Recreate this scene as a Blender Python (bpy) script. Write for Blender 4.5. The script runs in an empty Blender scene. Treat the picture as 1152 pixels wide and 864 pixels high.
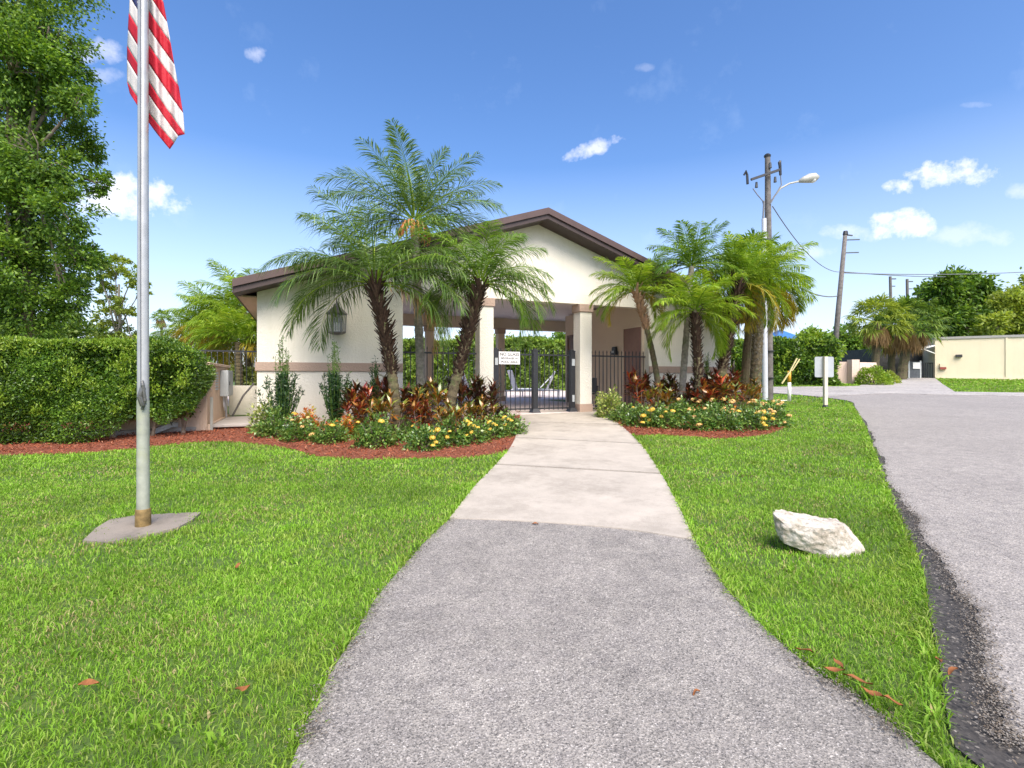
import bpy, bmesh, math, random
import numpy as np
from mathutils import Vector, Matrix
rnd = random.Random(7)
rng = np.random.default_rng(11)
sc = bpy.context.scene
COL = sc.collection
R = math.radians
F, HY, CX, EYE = 566.0, 425.0, 576.0, 1.25
SL = 0.0365

# ------------------------------------------------------------------ places
def P(px, Y, py):
    return Vector(((px-CX)/F*Y, Y, EYE+(HY-py)/F*Y))
def plane_z(Y): return SL*(Y-2.0)
def G(px, py, dz=0.0):
    Y = (EYE+2*SL)/((py-HY)/F+SL)
    return Vector(((px-CX)/F*Y, Y, plane_z(Y)+dz))
OX, OY, FL = 0.634, 12.16, 0.40
CA, SA = 0.923, 0.3845
def B2W(u, w, z=0.0): return Vector((OX+u*CA-w*SA, OY+u*SA+w*CA, FL+z))
def W2B(x, y): return ((x-OX)*CA+(y-OY)*SA, -(x-OX)*SA+(y-OY)*CA)
def gz(x, y):
    pl = SL*(max(y, -8)-2.0); pl = min(pl, 1.24)
    u, w = W2B(x, y)
    if w < 0.0: return pl
    t = min(1, max(0, (x-(6.3+(y-14.5)*.37))/1.0)); t = t*t*(3-2*t)
    return (1-t)*min(pl, 0.385)+t*pl

# ------------------------------------------------------------------ materials
MATS = {}
def srgb(c):
    return tuple(((v/255)/12.92 if v/255 <= 0.04045 else ((v/255+0.055)/1.055)**2.4) for v in c)
def newmat(name):
    m = bpy.data.materials.new(name); m.use_nodes = True
    nt = m.node_tree; b = nt.nodes['Principled BSDF']
    MATS[name] = m
    return m, nt, b
def N(nt, t, **kw):
    n = nt.nodes.new(t)
    for k, v in kw.items():
        if k in n.inputs: n.inputs[k].default_value = v
        else: setattr(n, k, v)
    return n
def rampn(nt, fac, stops, interp='LINEAR'):
    r = nt.nodes.new('ShaderNodeValToRGB'); r.color_ramp.interpolation = interp
    e = r.color_ramp.elements
    while len(e) < len(stops): e.new(0.5)
    for i, (p, c) in enumerate(stops):
        e[i].position = p; e[i].color = (*c[:3], 1)
    nt.links.new(fac, r.inputs[0]); return r.outputs[0]
def coords(nt): return nt.nodes.new('ShaderNodeTexCoord').outputs['Object']
def noise(nt, scale, detail=4, rough=0.6, vec=None):
    n = N(nt, 'ShaderNodeTexNoise', Scale=scale, Detail=detail, Roughness=rough)
    nt.links.new(vec if vec is not None else coords(nt), n.inputs['Vector']); return n.outputs['Fac']
def mixc(nt, fac, a, b, mode='MIX'):
    m = nt.nodes.new('ShaderNodeMix'); m.data_type = 'RGBA'; m.blend_type = mode
    for i, v in ((0, fac), (6, a), (7, b)):
        if isinstance(v, (int, float)): m.inputs[i].default_value = v
        elif isinstance(v, tuple): m.inputs[i].default_value = (*v[:3], 1)
        else: nt.links.new(v, m.inputs[i])
    return m.outputs[2]
def bump(nt, b, h, strength, dist=0.01):
    n = N(nt, 'ShaderNodeBump', Strength=strength, Distance=dist)
    nt.links.new(h, n.inputs['Height']); nt.links.new(n.outputs[0], b.inputs['Normal'])
def simple(name, col, rough=0.6, var=0.12, scale=6.0, bs=0.0, bscale=60, metal=0.0, dirt=None, dscale=1.2):
    m, nt, b = newmat(name)
    c0 = tuple(v*(1-var) for v in col); c1 = tuple(min(1, v*(1+var)) for v in col)
    o = rampn(nt, noise(nt, scale), [(0.3, c0), (0.7, c1)])
    if dirt:
        f = rampn(nt, noise(nt, dscale, 6, 0.7), [(0.5, (0, 0, 0)), (0.72, (1, 1, 1))])
        o = mixc(nt, f, o, dirt)
    nt.links.new(o, b.inputs['Base Color'])
    b.inputs['Roughness'].default_value = rough; b.inputs['Metallic'].default_value = metal
    if bs: bump(nt, b, noise(nt, bscale, 5), bs)
    return m
def leafmat(name, cols, rough=0.45, trans=0.3, patch=0.5, pscale=1.5, spec=0.4):
    """cols: list of linear colours spread over leaf-by-leaf variation"""
    m, nt, b = newmat(name)
    geo = nt.nodes.new('ShaderNodeNewGeometry')
    stops = [(i/(max(1, len(cols)-1)), c) for i, c in enumerate(cols)]
    c = rampn(nt, geo.outputs['Random Per Island'], stops)
    n = rampn(nt, noise(nt, pscale, 3), [(0.3, (1-patch*.45,)*3), (0.7, (1+patch*.35,)*3)])
    c = mixc(nt, 1.0, c, n, 'MULTIPLY')
    nt.links.new(c, b.inputs['Base Color']); b.inputs['Roughness'].default_value = rough
    b.inputs['Specular IOR Level'].default_value = spec
    tr = nt.nodes.new('ShaderNodeBsdfTranslucent')
    c2 = mixc(nt, 1.0, c, (1.5, 1.4, 0.7), 'MULTIPLY')
    nt.links.new(c2, tr.inputs['Color'])
    mx = nt.nodes.new('ShaderNodeMixShader'); mx.inputs[0].default_value = trans
    nt.links.new(b.outputs[0], mx.inputs[1]); nt.links.new(tr.outputs[0], mx.inputs[2])
    nt.links.new(mx.outputs[0], nt.nodes['Material Output'].inputs[0])
    return m

def asphalt(name, base, speck, dark, scale=110, var=0.25):
    m, nt, b = newmat(name)
    co = coords(nt)
    def grains(sc_):
        v = N(nt, 'ShaderNodeTexVoronoi', Scale=sc_); nt.links.new(co, v.inputs['Vector'])
        sep = nt.nodes.new('ShaderNodeSeparateColor'); nt.links.new(v.outputs['Color'], sep.inputs[0]); return v, sep.outputs[0]
    v, g1 = grains(scale); v2, g2 = grains(scale*.42)
    c = rampn(nt, g1, [(0.0, dark), (0.25, tuple(.75*x for x in base)), (0.65, base), (0.93, tuple(min(1, 1.25*x) for x in base)), (1.0, speck)])
    c = mixc(nt, 1.0, c, rampn(nt, g2, [(0.0, (.6,)*3), (0.12, (.93,)*3), (0.85, (1.04,)*3), (.97, (1.12,)*3), (1.0, (1.4,)*3)]), 'MULTIPLY')
    big = rampn(nt, noise(nt, 0.9, 6, 0.7, co), [(0.3, (1-var,)*3), (0.7, (1+var*.6,)*3)])
    mid = rampn(nt, noise(nt, 9, 5, 0.7, co), [(0.3, (0.80, .79, .80)), (0.7, (1.14, 1.13, 1.1))])
    c = mixc(nt, 1.0, c, big, 'MULTIPLY'); c = mixc(nt, 1.0, c, mid, 'MULTIPLY')
    st_ = rampn(nt, noise(nt, 2.6, 8, 0.8, co), [(0.60, (0, 0, 0)), (0.74, (.45, .45, .45))])
    c = mixc(nt, st_, c, tuple(.5*x for x in base))
    # hairline cracks
    nz_ = N(nt, 'ShaderNodeTexNoise', Scale=1.6, Detail=5.0); nt.links.new(co, nz_.inputs['Vector'])
    wv = mixc(nt, .35, co, nz_.outputs['Color'])
    vc = N(nt, 'ShaderNodeTexVoronoi', Scale=0.9); vc.feature = 'DISTANCE_TO_EDGE'; nt.links.new(wv, vc.inputs['Vector'])
    ck = rampn(nt, vc.outputs['Distance'], [(0.0, (.45, .45, .45)), (0.0035, (0, 0, 0))])
    c = mixc(nt, ck, c, tuple(.35*x for x in base))
    nt.links.new(c, b.inputs['Base Color']); b.inputs['Roughness'].default_value = 0.85
    bump(nt, b, v2.outputs['Distance'], 0.5, 0.006)
    return m
asphalt('path_asphalt', (0.292, 0.270, 0.243), (0.55, 0.52, 0.48), (0.09, 0.085, 0.08), 230)
asphalt('road_asphalt', (0.315, 0.290, 0.262), (0.48, 0.45, 0.42), (0.16, 0.15, 0.145), 190, 0.12)
asphalt('old_asphalt', (0.060, 0.054, 0.048), (0.22, 0.20, 0.17), (0.015, 0.015, 0.015), 90)
asphalt('far_road', (0.43, 0.40, 0.365), (0.58, 0.56, 0.55), (0.2, 0.2, 0.2), 60)

def concrete(name, col, dirt):
    m, nt, b = newmat(name)
    co = coords(nt)
    c = rampn(nt, noise(nt, 3, 6, 0.7, co), [(0.3, tuple(.86*v for v in col)), (0.7, tuple(1.1*v for v in col))])
    f = rampn(nt, noise(nt, 1.1, 8, 0.75, co), [(0.48, (0, 0, 0)), (0.75, (1, 1, 1))])
    c = mixc(nt, f, c, dirt)
    g = rampn(nt, noise(nt, 160, 2, 0.6, co), [(0.3, (0.85,)*3), (0.7, (1.1,)*3)])
    c = mixc(nt, 1.0, c, g, 'MULTIPLY')
    nt.links.new(c, b.inputs['Base Color']); b.inputs['Roughness'].default_value = 0.85
    bump(nt, b, noise(nt, 90, 5, 0.6, co), 0.3, 0.005)
    return m
concrete('path_concrete', (0.45, 0.40, 0.335), (0.24, 0.21, 0.17))
concrete('pad_concrete', (0.25, 0.215, 0.175), (0.07, 0.062, 0.05))
concrete('paver_concrete', (0.42, 0.38, 0.34), (0.25, 0.22, 0.19))
concrete('deck_concrete', (0.66, 0.56, 0.51), (0.58, 0.49, 0.45))

def lawn_soil():
    m, nt, b = newmat('lawn_soil')
    c = rampn(nt, noise(nt, 25, 6, 0.75), [(0.3, (0.03, 0.05, 0.010)), (0.5, (0.07, 0.13, 0.018)), (0.75, (0.16, 0.19, 0.04))])
    nt.links.new(c, b.inputs['Base Color']); b.inputs['Roughness'].default_value = 0.95
    bump(nt, b, noise(nt, 60, 5), 0.6, 0.02)
lawn_soil()
leafmat('grass', [(0.135, 0.285, 0.020), (0.185, 0.365, 0.028), (0.245, 0.44, 0.045), (0.225, 0.39, 0.035), (0.38, 0.46, 0.13)], 0.6, 0.32, 0.75, 0.9, 0.2)
def grass_patches():
    m = MATS['grass']; nt = m.node_tree; b = nt.nodes['Principled BSDF']
    src = b.inputs['Base Color'].links[0].from_socket
    f = rampn(nt, noise(nt, 1.7, 6, 0.7), [(0.52, (0, 0, 0)), (0.75, (.6, .6, .6))])
    c = mixc(nt, f, src, (0.34, 0.34, 0.07)); nt.links.new(c, b.inputs['Base Color'])
grass_patches()
leafmat('dry_grass', [(0.30, 0.24, 0.10), (0.40, 0.33, 0.16), (0.24, 0.24, 0.07)], 0.6, 0.2, 0.4, 2)
simple('mulch_bed', (0.20, 0.06, 0.03), 0.95, 0.5, 45, 1.0, 50)
leafmat('grit', [(0.05, 0.045, 0.04), (0.14, 0.12, 0.10), (0.24, 0.22, 0.19), (0.12, 0.09, 0.06), (0.30, 0.28, 0.25)], 0.9, 0.0, 0.2, 2, 0.2)
leafmat('mulch_chips', [(0.10, 0.03, 0.016), (0.24, 0.065, 0.03), (0.34, 0.10, 0.045), (0.28, 0.075, 0.035), (0.42, 0.20, 0.12)], 0.9, 0.02, 0.4, 2, 0.2)

def stucco(name, col, stain=None):
    m, nt, b = newmat(name)
    co = coords(nt)
    c = rampn(nt, noise(nt, 1.0, 6, 0.65, co), [(0.3, tuple(v*.955 for v in col)), (0.7, tuple(min(1, v*1.03) for v in col))])
    if stain:
        mp = N(nt, 'ShaderNodeMapping'); mp.inputs['Scale'].default_value = (5, 5, .5); nt.links.new(co, mp.inputs[0])
        f = rampn(nt, noise(nt, 1.0, 5, 0.7, mp.outputs[0]), [(0.5, (0, 0, 0)), (0.8, (.5, .5, .5))])
        c = mixc(nt, f, c, stain)
    nt.links.new(c, b.inputs['Base Color']); b.inputs['Roughness'].default_value = 0.9
    b.inputs['Specular IOR Level'].default_value = 0.2
    bump(nt, b, noise(nt, 26, 7, 0.75, co), 0.75, 0.03)
    return m
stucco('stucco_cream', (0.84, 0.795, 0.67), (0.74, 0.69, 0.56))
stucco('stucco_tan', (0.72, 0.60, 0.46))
stucco('stucco_band', (0.47, 0.345, 0.265))
stucco('stucco_enclosure', (0.66, 0.50, 0.37), (0.5, 0.38, 0.27))
stucco('stucco_yellow', (0.80, 0.70, 0.50), (0.7, 0.6, 0.42))
stucco('stucco_pink', (0.75, 0.58, 0.48), (0.6, 0.46, 0.38))
stucco('ceiling_paint', (0.88, 0.83, 0.80))
simple('roof_brown', (0.050, 0.030, 0.026), 0.55, 0.15, 4)
simple('roof_trim', (0.085, 0.050, 0.043), 0.5, 0.12, 4)
simple('shingles', (0.07, 0.05, 0.045), 0.9, 0.4, 20, 0.6, 40)
simple('door_brown', (0.26, 0.15, 0.115), 0.6, 0.1, 4)
simple('door_dark', (0.15, 0.075, 0.045), 0.5, 0.3, 3)
simple('black_metal', (0.022, 0.023, 0.026), 0.42, 0.2, 20)
simple('aged_brass', (0.13, 0.13, 0.12), 0.4, 0.3, 14, 0.2, 60, 0.4)
simple('aluminium', (0.42, 0.43, 0.435), 0.4, 0.12, 12, 0.05, 30, 0.3, dirt=(0.42, 0.42, 0.40), dscale=3)
simple('aluminium_dull', (0.36, 0.375, 0.31), 0.6, 0.2, 9, 0.1, 30, 0.2, dirt=(0.36, 0.38, 0.22), dscale=4)
simple('rusty_collar', (0.20, 0.135, 0.05), 0.7, 0.4, 25, 0.4, 50, 0.3)
simple('grey_box', (0.42, 0.45, 0.45), 0.5, 0.08, 5)
simple('white_plastic', (0.80, 0.80, 0.80), 0.4, 0.04, 5)
simple('white_paint', (0.78, 0.77, 0.72), 0.5, 0.08, 8, dirt=(0.5, 0.47, 0.4), dscale=4)
simple('sign_white', (0.80, 0.80, 0.77), 0.45, 0.03, 3)
simple('sign_ink', (0.10, 0.09, 0.10), 0.5, 0.1, 9)
simple('sign_back', (0.45, 0.48, 0.49), 0.4, 0.1, 3, metal=0.3)
simple('post_cream', (0.66, 0.60, 0.48), 0.7, 0.1, 9)
simple('yellow_paint', (0.72, 0.38, 0.03), 0.5, 0.15, 9)
simple('pale_yellow', (0.68, 0.58, 0.27), 0.5, 0.15, 9)
simple('pole_wood', (0.145, 0.132, 0.12), 0.9, 0.35, 8, 0.7, 30)
simple('pole_concrete', (0.36, 0.345, 0.32), 0.85, 0.12, 5, 0.3, 40)
simple('conduit_grey', (0.55, 0.57, 0.60), 0.5, 0.08, 5)
simple('wire_black', (0.03, 0.03, 0.03), 0.6, 0.1, 5)
simple('wire_grey', (0.16, 0.17, 0.19), 0.6, 0.1, 5)
simple('lamp_grey', (0.42, 0.42, 0.37), 0.5, 0.1, 5)
simple('bark_grey', (0.20, 0.16, 0.12), 0.95, 0.35, 10, 0.9, 25)
simple('bark_palm', (0.115, 0.09, 0.05), 0.95, 0.45, 18, 0.9, 35, dirt=(0.10, 0.13, 0.04), dscale=6)
simple('bark_palm_grey', (0.28, 0.25, 0.20), 0.95, 0.35, 18, 0.7, 35, dirt=(0.14, 0.16, 0.08), dscale=5)
simple('palm_boot', (0.065, 0.036, 0.022), 0.9, 0.5, 20, 0.6, 40)
simple('palm_boot_tan', (0.40, 0.24, 0.14), 0.9, 0.4, 20, 0.5, 40)
simple('palm_fruit', (0.48, 0.17, 0.055), 0.7, 0.4, 20)
simple('blue_roof', (0.045, 0.16, 0.42), 0.5, 0.1, 3)
simple('dark_gate', (0.07, 0.08, 0.09), 0.6, 0.2, 5)
simple('dark_shade', (0.05, 0.05, 0.05), 0.8, 0.3, 5)
simple('red_paint', (0.32, 0.07, 0.05), 0.5, 0.1, 9)
simple('canopy_white', (0.75, 0.75, 0.73), 0.5, 0.05, 3)
leafmat('palm_green', [(0.055, 0.12, 0.012), (0.10, 0.20, 0.018), (0.17, 0.30, 0.03), (0.28, 0.42, 0.07)], 0.42, 0.36, 0.5, 1.6, 0.6)
leafmat('palm_bluegreen', [(0.05, 0.11, 0.022), (0.09, 0.175, 0.032), (0.15, 0.26, 0.05), (0.30, 0.41, 0.15)], 0.40, 0.32, 0.5, 1.6, 0.6)
leafmat('palm_lime', [(0.12, 0.22, 0.012), (0.20, 0.34, 0.02), (0.29, 0.43, 0.035), (0.42, 0.52, 0.08)], 0.42, 0.38, 0.4, 1.6, 0.5)
leafmat('palm_yellow', [(0.36, 0.30, 0.03), (0.48, 0.38, 0.05), (0.30, 0.30, 0.03), (0.5, 0.32, 0.05)], 0.5, 0.3, 0.4, 2)
leafmat('palm_brown', [(0.30, 0.17, 0.07), (0.42, 0.27, 0.12), (0.24, 0.15, 0.07)], 0.7, 0.2, 0.4, 2)
leafmat('oak_leaf', [(0.045, 0.10, 0.012), (0.085, 0.18, 0.02), (0.14, 0.26, 0.025), (0.25, 0.38, 0.045)], 0.5, 0.36, 0.7, 0.5)
leafmat('tree_leaf_mid', [(0.05, 0.10, 0.015), (0.10, 0.19, 0.02), (0.16, 0.26, 0.035), (0.24, 0.33, 0.06)], 0.5, 0.28, 0.7, 0.4)
leafmat('tree_leaf_olive', [(0.18, 0.25, 0.03), (0.27, 0.36, 0.045), (0.38, 0.45, 0.07), (0.14, 0.20, 0.025)], 0.5, 0.4, 0.7, 0.4)
leafmat('hedge_leaf', [(0.028, 0.07, 0.010), (0.065, 0.15, 0.016), (0.13, 0.25, 0.025), (0.23, 0.37, 0.04)], 0.42, 0.28, 0.8, 1.3, 0.6)
leafmat('hedge_new', [(0.14, 0.26, 0.02), (0.22, 0.36, 0.03), (0.34, 0.44, 0.05), (0.10, 0.20, 0.02)], 0.4, 0.3, 0.4, 2)
leafmat('ixora_leaf', [(0.035, 0.095, 0.015), (0.075, 0.17, 0.025), (0.15, 0.26, 0.04), (0.28, 0.38, 0.09)], 0.3, 0.18, 0.5, 3, 0.7)
leafmat('variegated_leaf', [(0.12, 0.22, 0.03), (0.34, 0.42, 0.08), (0.52, 0.55, 0.20), (0.08, 0.16, 0.03)], 0.35, 0.25, 0.4, 4)
leafmat('croton_dark', [(0.03, 0.012, 0.012), (0.08, 0.018, 0.015), (0.06, 0.08, 0.018), (0.20, 0.05, 0.02), (0.025, 0.014, 0.014), (0.10, 0.12, 0.02)], 0.28, 0.12, 0.4, 5, 0.8)
leafmat('croton_red', [(0.05, 0.014, 0.012), (0.20, 0.025, 0.018), (0.48, 0.08, 0.03), (0.06, 0.03, 0.018), (0.46, 0.20, 0.03), (0.12, 0.14, 0.02)], 0.28, 0.15, 0.4, 5, 0.8)
leafmat('croton_mixed', [(0.04, 0.02, 0.012), (0.18, 0.06, 0.015), (0.44, 0.20, 0.03), (0.07, 0.11, 0.02), (0.26, 0.32, 0.05), (0.48, 0.15, 0.03)], 0.3, 0.15, 0.4, 5, 0.8)
leafmat('orange_shoot', [(0.50, 0.18, 0.03), (0.58, 0.10, 0.02), (0.45, 0.30, 0.05), (0.22, 0.26, 0.04)], 0.4, 0.25, 0.3, 5)
leafmat('podocarpus', [(0.015, 0.045, 0.016), (0.028, 0.075, 0.022), (0.05, 0.115, 0.03)], 0.4, 0.12, 0.4, 3)
leafmat('podo_shoot', [(0.10, 0.19, 0.03), (0.17, 0.27, 0.05), (0.07, 0.13, 0.03)], 0.45, 0.2, 0.4, 3)
leafmat('petal_yellow', [(0.80, 0.55, 0.06), (0.84, 0.64, 0.12), (0.78, 0.46, 0.05)], 0.5, 0.2, 0.2, 5)
leafmat('petal_peach', [(0.82, 0.52, 0.16), (0.84, 0.60, 0.28), (0.80, 0.44, 0.14)], 0.5, 0.2, 0.2, 5)
leafmat('dead_leaf', [(0.42, 0.16, 0.05), (0.30, 0.12, 0.05), (0.24, 0.10, 0.04)], 0.85, 0.1, 0.9, 30, 0.1)
def rockmat():
    m, nt, b = newmat('limestone'); co = coords(nt)
    c = rampn(nt, noise(nt, 9, 8, 0.7, co), [(0.30, (0.22, 0.19, 0.14)), (0.45, (0.48, 0.42, 0.34)), (0.62, (0.66, 0.61, 0.55))])
    f = rampn(nt, noise(nt, 22, 6, 0.75, co), [(0.56, (0, 0, 0)), (0.64, (.8, .8, .8))])
    c = mixc(nt, f, c, (0.17, 0.15, 0.10))
    nt.links.new(c, b.inputs['Base Color']); b.inputs['Roughness'].default_value = 0.95
    bump(nt, b, noise(nt, 28, 8, 0.75, co), 0.9, 0.02)
rockmat()
def clothmat(name, col):
    m, nt, b = newmat(name)
    b.inputs['Base Color'].default_value = (*col, 1); b.inputs['Roughness'].default_value = 0.7
    tr = nt.nodes.new('ShaderNodeBsdfTranslucent'); tr.inputs['Color'].default_value = (*col, 1)
    mx = nt.nodes.new('ShaderNodeMixShader'); mx.inputs[0].default_value = 0.3
    nt.links.new(b.outputs[0], mx.inputs[1]); nt.links.new(tr.outputs[0], mx.inputs[2])
    nt.links.new(mx.outputs[0], nt.nodes['Material Output'].inputs[0])
    bump(nt, b, noise(nt, 40, 4), 0.25, 0.01)
clothmat('flag_red', (0.58, 0.012, 0.035)); clothmat('flag_white', (0.72, 0.68, 0.66)); clothmat('flag_blue', (0.02, 0.03, 0.14))
def glassmat():
    m, nt, b = newmat('lantern_glass')
    b.inputs['Base Color'].default_value = (0.45, 0.48, 0.46, 1); b.inputs['Roughness'].default_value = 0.08
    b.inputs['Alpha'].default_value = 0.35
glassmat()

# ------------------------------------------------------------------ mesh helpers
def tagit(o, label=None, cat=None, group=None, kind=None):
    if label: o['label'] = label
    if cat: o['category'] = cat
    if group: o['group'] = group
    if kind: o['kind'] = kind
    return o
def thing(name, label, cat, loc=(0, 0, 0), rz=0.0, group=None):
    o = bpy.data.objects.new(name, None); COL.objects.link(o); o.empty_display_size = 0.2
    o.location = loc; o.rotation_euler = (0, 0, rz)
    return tagit(o, label, cat, group)
class MB:
    def __init__(s): s.v = []; s.f = []
    def add(s, vs, fs):
        n = len(s.v); s.v += [tuple(v) for v in vs]; s.f += [tuple(i+n for i in f) for f in fs]; return s
    def box(s, x0, x1, y0, y1, z0, z1, taper=0.0):
        t = taper
        vs = [(x0, y0, z0), (x1, y0, z0), (x1, y1, z0), (x0, y1, z0), (x0+t, y0+t, z1), (x1-t, y0+t, z1), (x1-t, y1-t, z1), (x0+t, y1-t, z1)]
        return s.add(vs, [(0, 3, 2, 1), (4, 5, 6, 7), (0, 1, 5, 4), (1, 2, 6, 5), (2, 3, 7, 6), (3, 0, 4, 7)])
    def bar(s, a, b, w, h=None):
        a = Vector(a); b = Vector(b); h = h or w
        d = (b-a).normalized(); up = Vector((0, 0, 1)) if abs(d.z) < .95 else Vector((0, 1, 0))
        x = d.cross(up).normalized()*w/2; y = x.normalized().cross(d).normalized()*h/2
        vs = [a-x-y, a+x-y, a+x+y, a-x+y, b-x-y, b+x-y, b+x+y, b-x+y]
        return s.add(vs, [(0, 3, 2, 1), (4, 5, 6, 7), (0, 1, 5, 4), (1, 2, 6, 5), (2, 3, 7, 6), (3, 0, 4, 7)])
    def tube(s, pts, rad, n=10, cap=True, jit=0.0):
        pts = [Vector(p) for p in pts]
        if not isinstance(rad, (list, tuple)): rad = [rad]*len(pts)
        vs = []; prev = None
        for i, p in enumerate(pts):
            d = (pts[min(i+1, len(pts)-1)]-pts[max(i-1, 0)]).normalized()
            ref = prev if prev is not None else (Vector((1, 0, 0)) if abs(d.x) < .9 else Vector((0, 1, 0)))
            x = (ref-d*ref.dot(d)).normalized(); prev = x; y = d.cross(x)
            for k in range(n):
                a = 2*math.pi*k/n; r = rad[i]*(1+(rnd.uniform(-jit, jit) if jit else 0))
                vs.append(p+x*math.cos(a)*r+y*math.sin(a)*r)
        fs = []
        for i in range(len(pts)-1):
            for k in range(n):
                fs.append((i*n+k, i*n+(k+1) % n, (i+1)*n+(k+1) % n, (i+1)*n+k))
        if cap: fs.append(tuple(range(n))[::-1]); fs.append(tuple((len(pts)-1)*n+k for k in range(n)))
        return s.add(vs, fs)
    def lathe(s, c, prof, n=16):
        c = Vector(c); vs = []; fs = []
        for r, z in prof:
            for k in range(n):
                a = 2*math.pi*k/n; vs.append(c+Vector((r*math.cos(a), r*math.sin(a), z)))
        for i in range(len(prof)-1):
            for k in range(n): fs.append((i*n+k, i*n+(k+1) % n, (i+1)*n+(k+1) % n, (i+1)*n+k))
        fs.append(tuple(range(n))[::-1]); fs.append(tuple((len(prof)-1)*n+k for k in range(n)))
        return s.add(vs, fs)
    def prism_y(s, pts, y0, y1):   # outline in x,z
        n = len(pts)
        vs = [(x, y0, z) for x, z in pts]+[(x, y1, z) for x, z in pts]
        return s.add(vs, [tuple(range(n)), tuple(range(2*n-1, n-1, -1))]+[(i, i+n, (i+1) % n+n, (i+1) % n) for i in range(n)])
    def sheet(s, pts, h):          # outline on the ground with a skirt of depth h
        n = len(pts); vs = [tuple(p) for p in pts]+[(p[0], p[1], p[2]-h) for p in pts]
        return s.add(vs, [tuple(range(n))]+[(i, i+n, (i+1) % n+n, (i+1) % n) for i in range(n)])
    def build(s, name, mat, parent=None, smooth=False, bevel=0.0, off=None):
        me = bpy.data.meshes.new(name); me.from_pydata(s.v, [], s.f)
        if off is not None: me.transform(Matrix.Translation(-Vector(off)))
        bm = bmesh.new(); bm.from_mesh(me); bmesh.ops.recalc_face_normals(bm, faces=bm.faces); bm.to_mesh(me); bm.free()
        me.materials.append(MATS[mat])
        if smooth:
            me.polygons.foreach_set('use_smooth', [True]*len(me.polygons))
        o = bpy.data.objects.new(name, me); COL.objects.link(o); o.parent = parent
        if bevel:
            b = o.modifiers.new('bevel', 'BEVEL'); b.width = bevel; b.segments = 2; b.limit_method = 'ANGLE'; b.angle_limit = 0.6
        return o
def np_mesh(name, V, Fc, mat, parent=None, smooth=False):
    me = bpy.data.meshes.new(name); k = Fc.shape[1]
    me.vertices.add(len(V)); me.vertices.foreach_set('co', V.astype(np.float32).ravel())
    me.loops.add(Fc.size); me.loops.foreach_set('vertex_index', Fc.astype(np.int32).ravel())
    me.polygons.add(len(Fc)); me.polygons.foreach_set('loop_start', np.arange(0, Fc.size, k, dtype=np.int32))
    me.polygons.foreach_set('loop_total', np.full(len(Fc), k, dtype=np.int32))
    if smooth: me.polygons.foreach_set('use_smooth', np.ones(len(Fc), dtype=bool))
    me.update(calc_edges=True); me.materials.append(MATS[mat])
    o = bpy.data.objects.new(name, me); COL.objects.link(o); o.parent = parent
    return o
def unit(a): return a/np.maximum(1e-9, np.linalg.norm(a, axis=1, keepdims=True))
def leaves(name, Pb, D, U, L, W, mat, parent=None, bend=0.15, mid=0.45):
    """one four-cornered bent leaf per row"""
    n = len(Pb); D = unit(D); S = unit(np.cross(D, U)); Nn = unit(np.cross(S, D))
    L = np.broadcast_to(np.asarray(L, float), (n,))[:, None]; W = np.broadcast_to(np.asarray(W, float), (n,))[:, None]
    V = np.empty((n, 4, 3))
    V[:, 0] = Pb; V[:, 1] = Pb+D*L*mid+S*W/2+Nn*L*bend*.4; V[:, 3] = Pb+D*L*mid-S*W/2+Nn*L*bend*.4
    V[:, 2] = Pb+D*L-Nn*L*bend*.6
    b = np.arange(n)[:, None]*4
    Fc = np.concatenate([b+[0, 1, 3], b+[1, 2, 3]], 1).reshape(-1, 3)
    return np_mesh(name, V.reshape(-1, 3), Fc, mat, parent)
def rdir(n): return unit(rng.normal(size=(n, 3)))
def copy_tree(o, parent=None):
    c = o.copy(); COL.objects.link(c); c.parent = parent
    for ch in list(o.children): copy_tree(ch, c)
    return c

# ------------------------------------------------------------------ ground
def structure(o): o['kind'] = 'structure'; return o
xs = sorted(set([-900, -400, -200, -100, -60, -40]+[i*1.0 for i in range(-30, 61)]+[80, 120, 200, 400, 900]))
ys = sorted(set([-300, -100, -40, -20, -8]+[i*0.6 for i in range(-12, 70)]+[36.0, 45, 60, 100, 200, 400, 900]))
V = [(x, y, gz(x, y)-0.012) for y in ys for x in xs]; nx = len(xs)
Fs = [(j*nx+i, j*nx+i+1, (j+1)*nx+i+1, (j+1)*nx+i) for j in range(len(ys)-1) for i in range(nx-1)]
g = MB(); g.add(V, Fs); structure(g.build('ground', 'lawn_soil'))

pathL = [(340, 830), (346, 815), (371, 760), (402, 710), (424, 672), (456, 635), (481, 607), (506, 584)]
pathR = [(1020, 830), (1003, 815), (960, 782), (927, 763), (880, 725), (822, 669), (801, 638), (782, 609)]
joint = [(506, 584), (596, 587.6), (700, 596), (782, 609)]
conL = [(506, 584), (534, 548), (558, 523), (574, 504), (581, 489), (584, 475), (586, 463)]
conR = [(782, 609), (766, 575), (752, 548), (735, 520), (718, 497), (697, 478), (672, 461)]
def interp(poly, n=6):
    out = []
    for i in range(len(poly)-1):
        p0 = Vector(poly[max(i-1, 0)]); p1 = Vector(poly[i]); p2 = Vector(poly[i+1]); p3 = Vector(poly[min(i+2, len(poly)-1)])
        for k in range(n):
            t = k/n
            out.append(0.5*((2*p1)+(p2-p0)*t+(2*p0-5*p1+4*p2-p3)*t*t+(3*p1-p0-3*p2+p3)*t**3))
    out.append(Vector(poly[-1])); return out
def gl(poly): return [G(p[0], p[1]) for p in poly]
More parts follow.
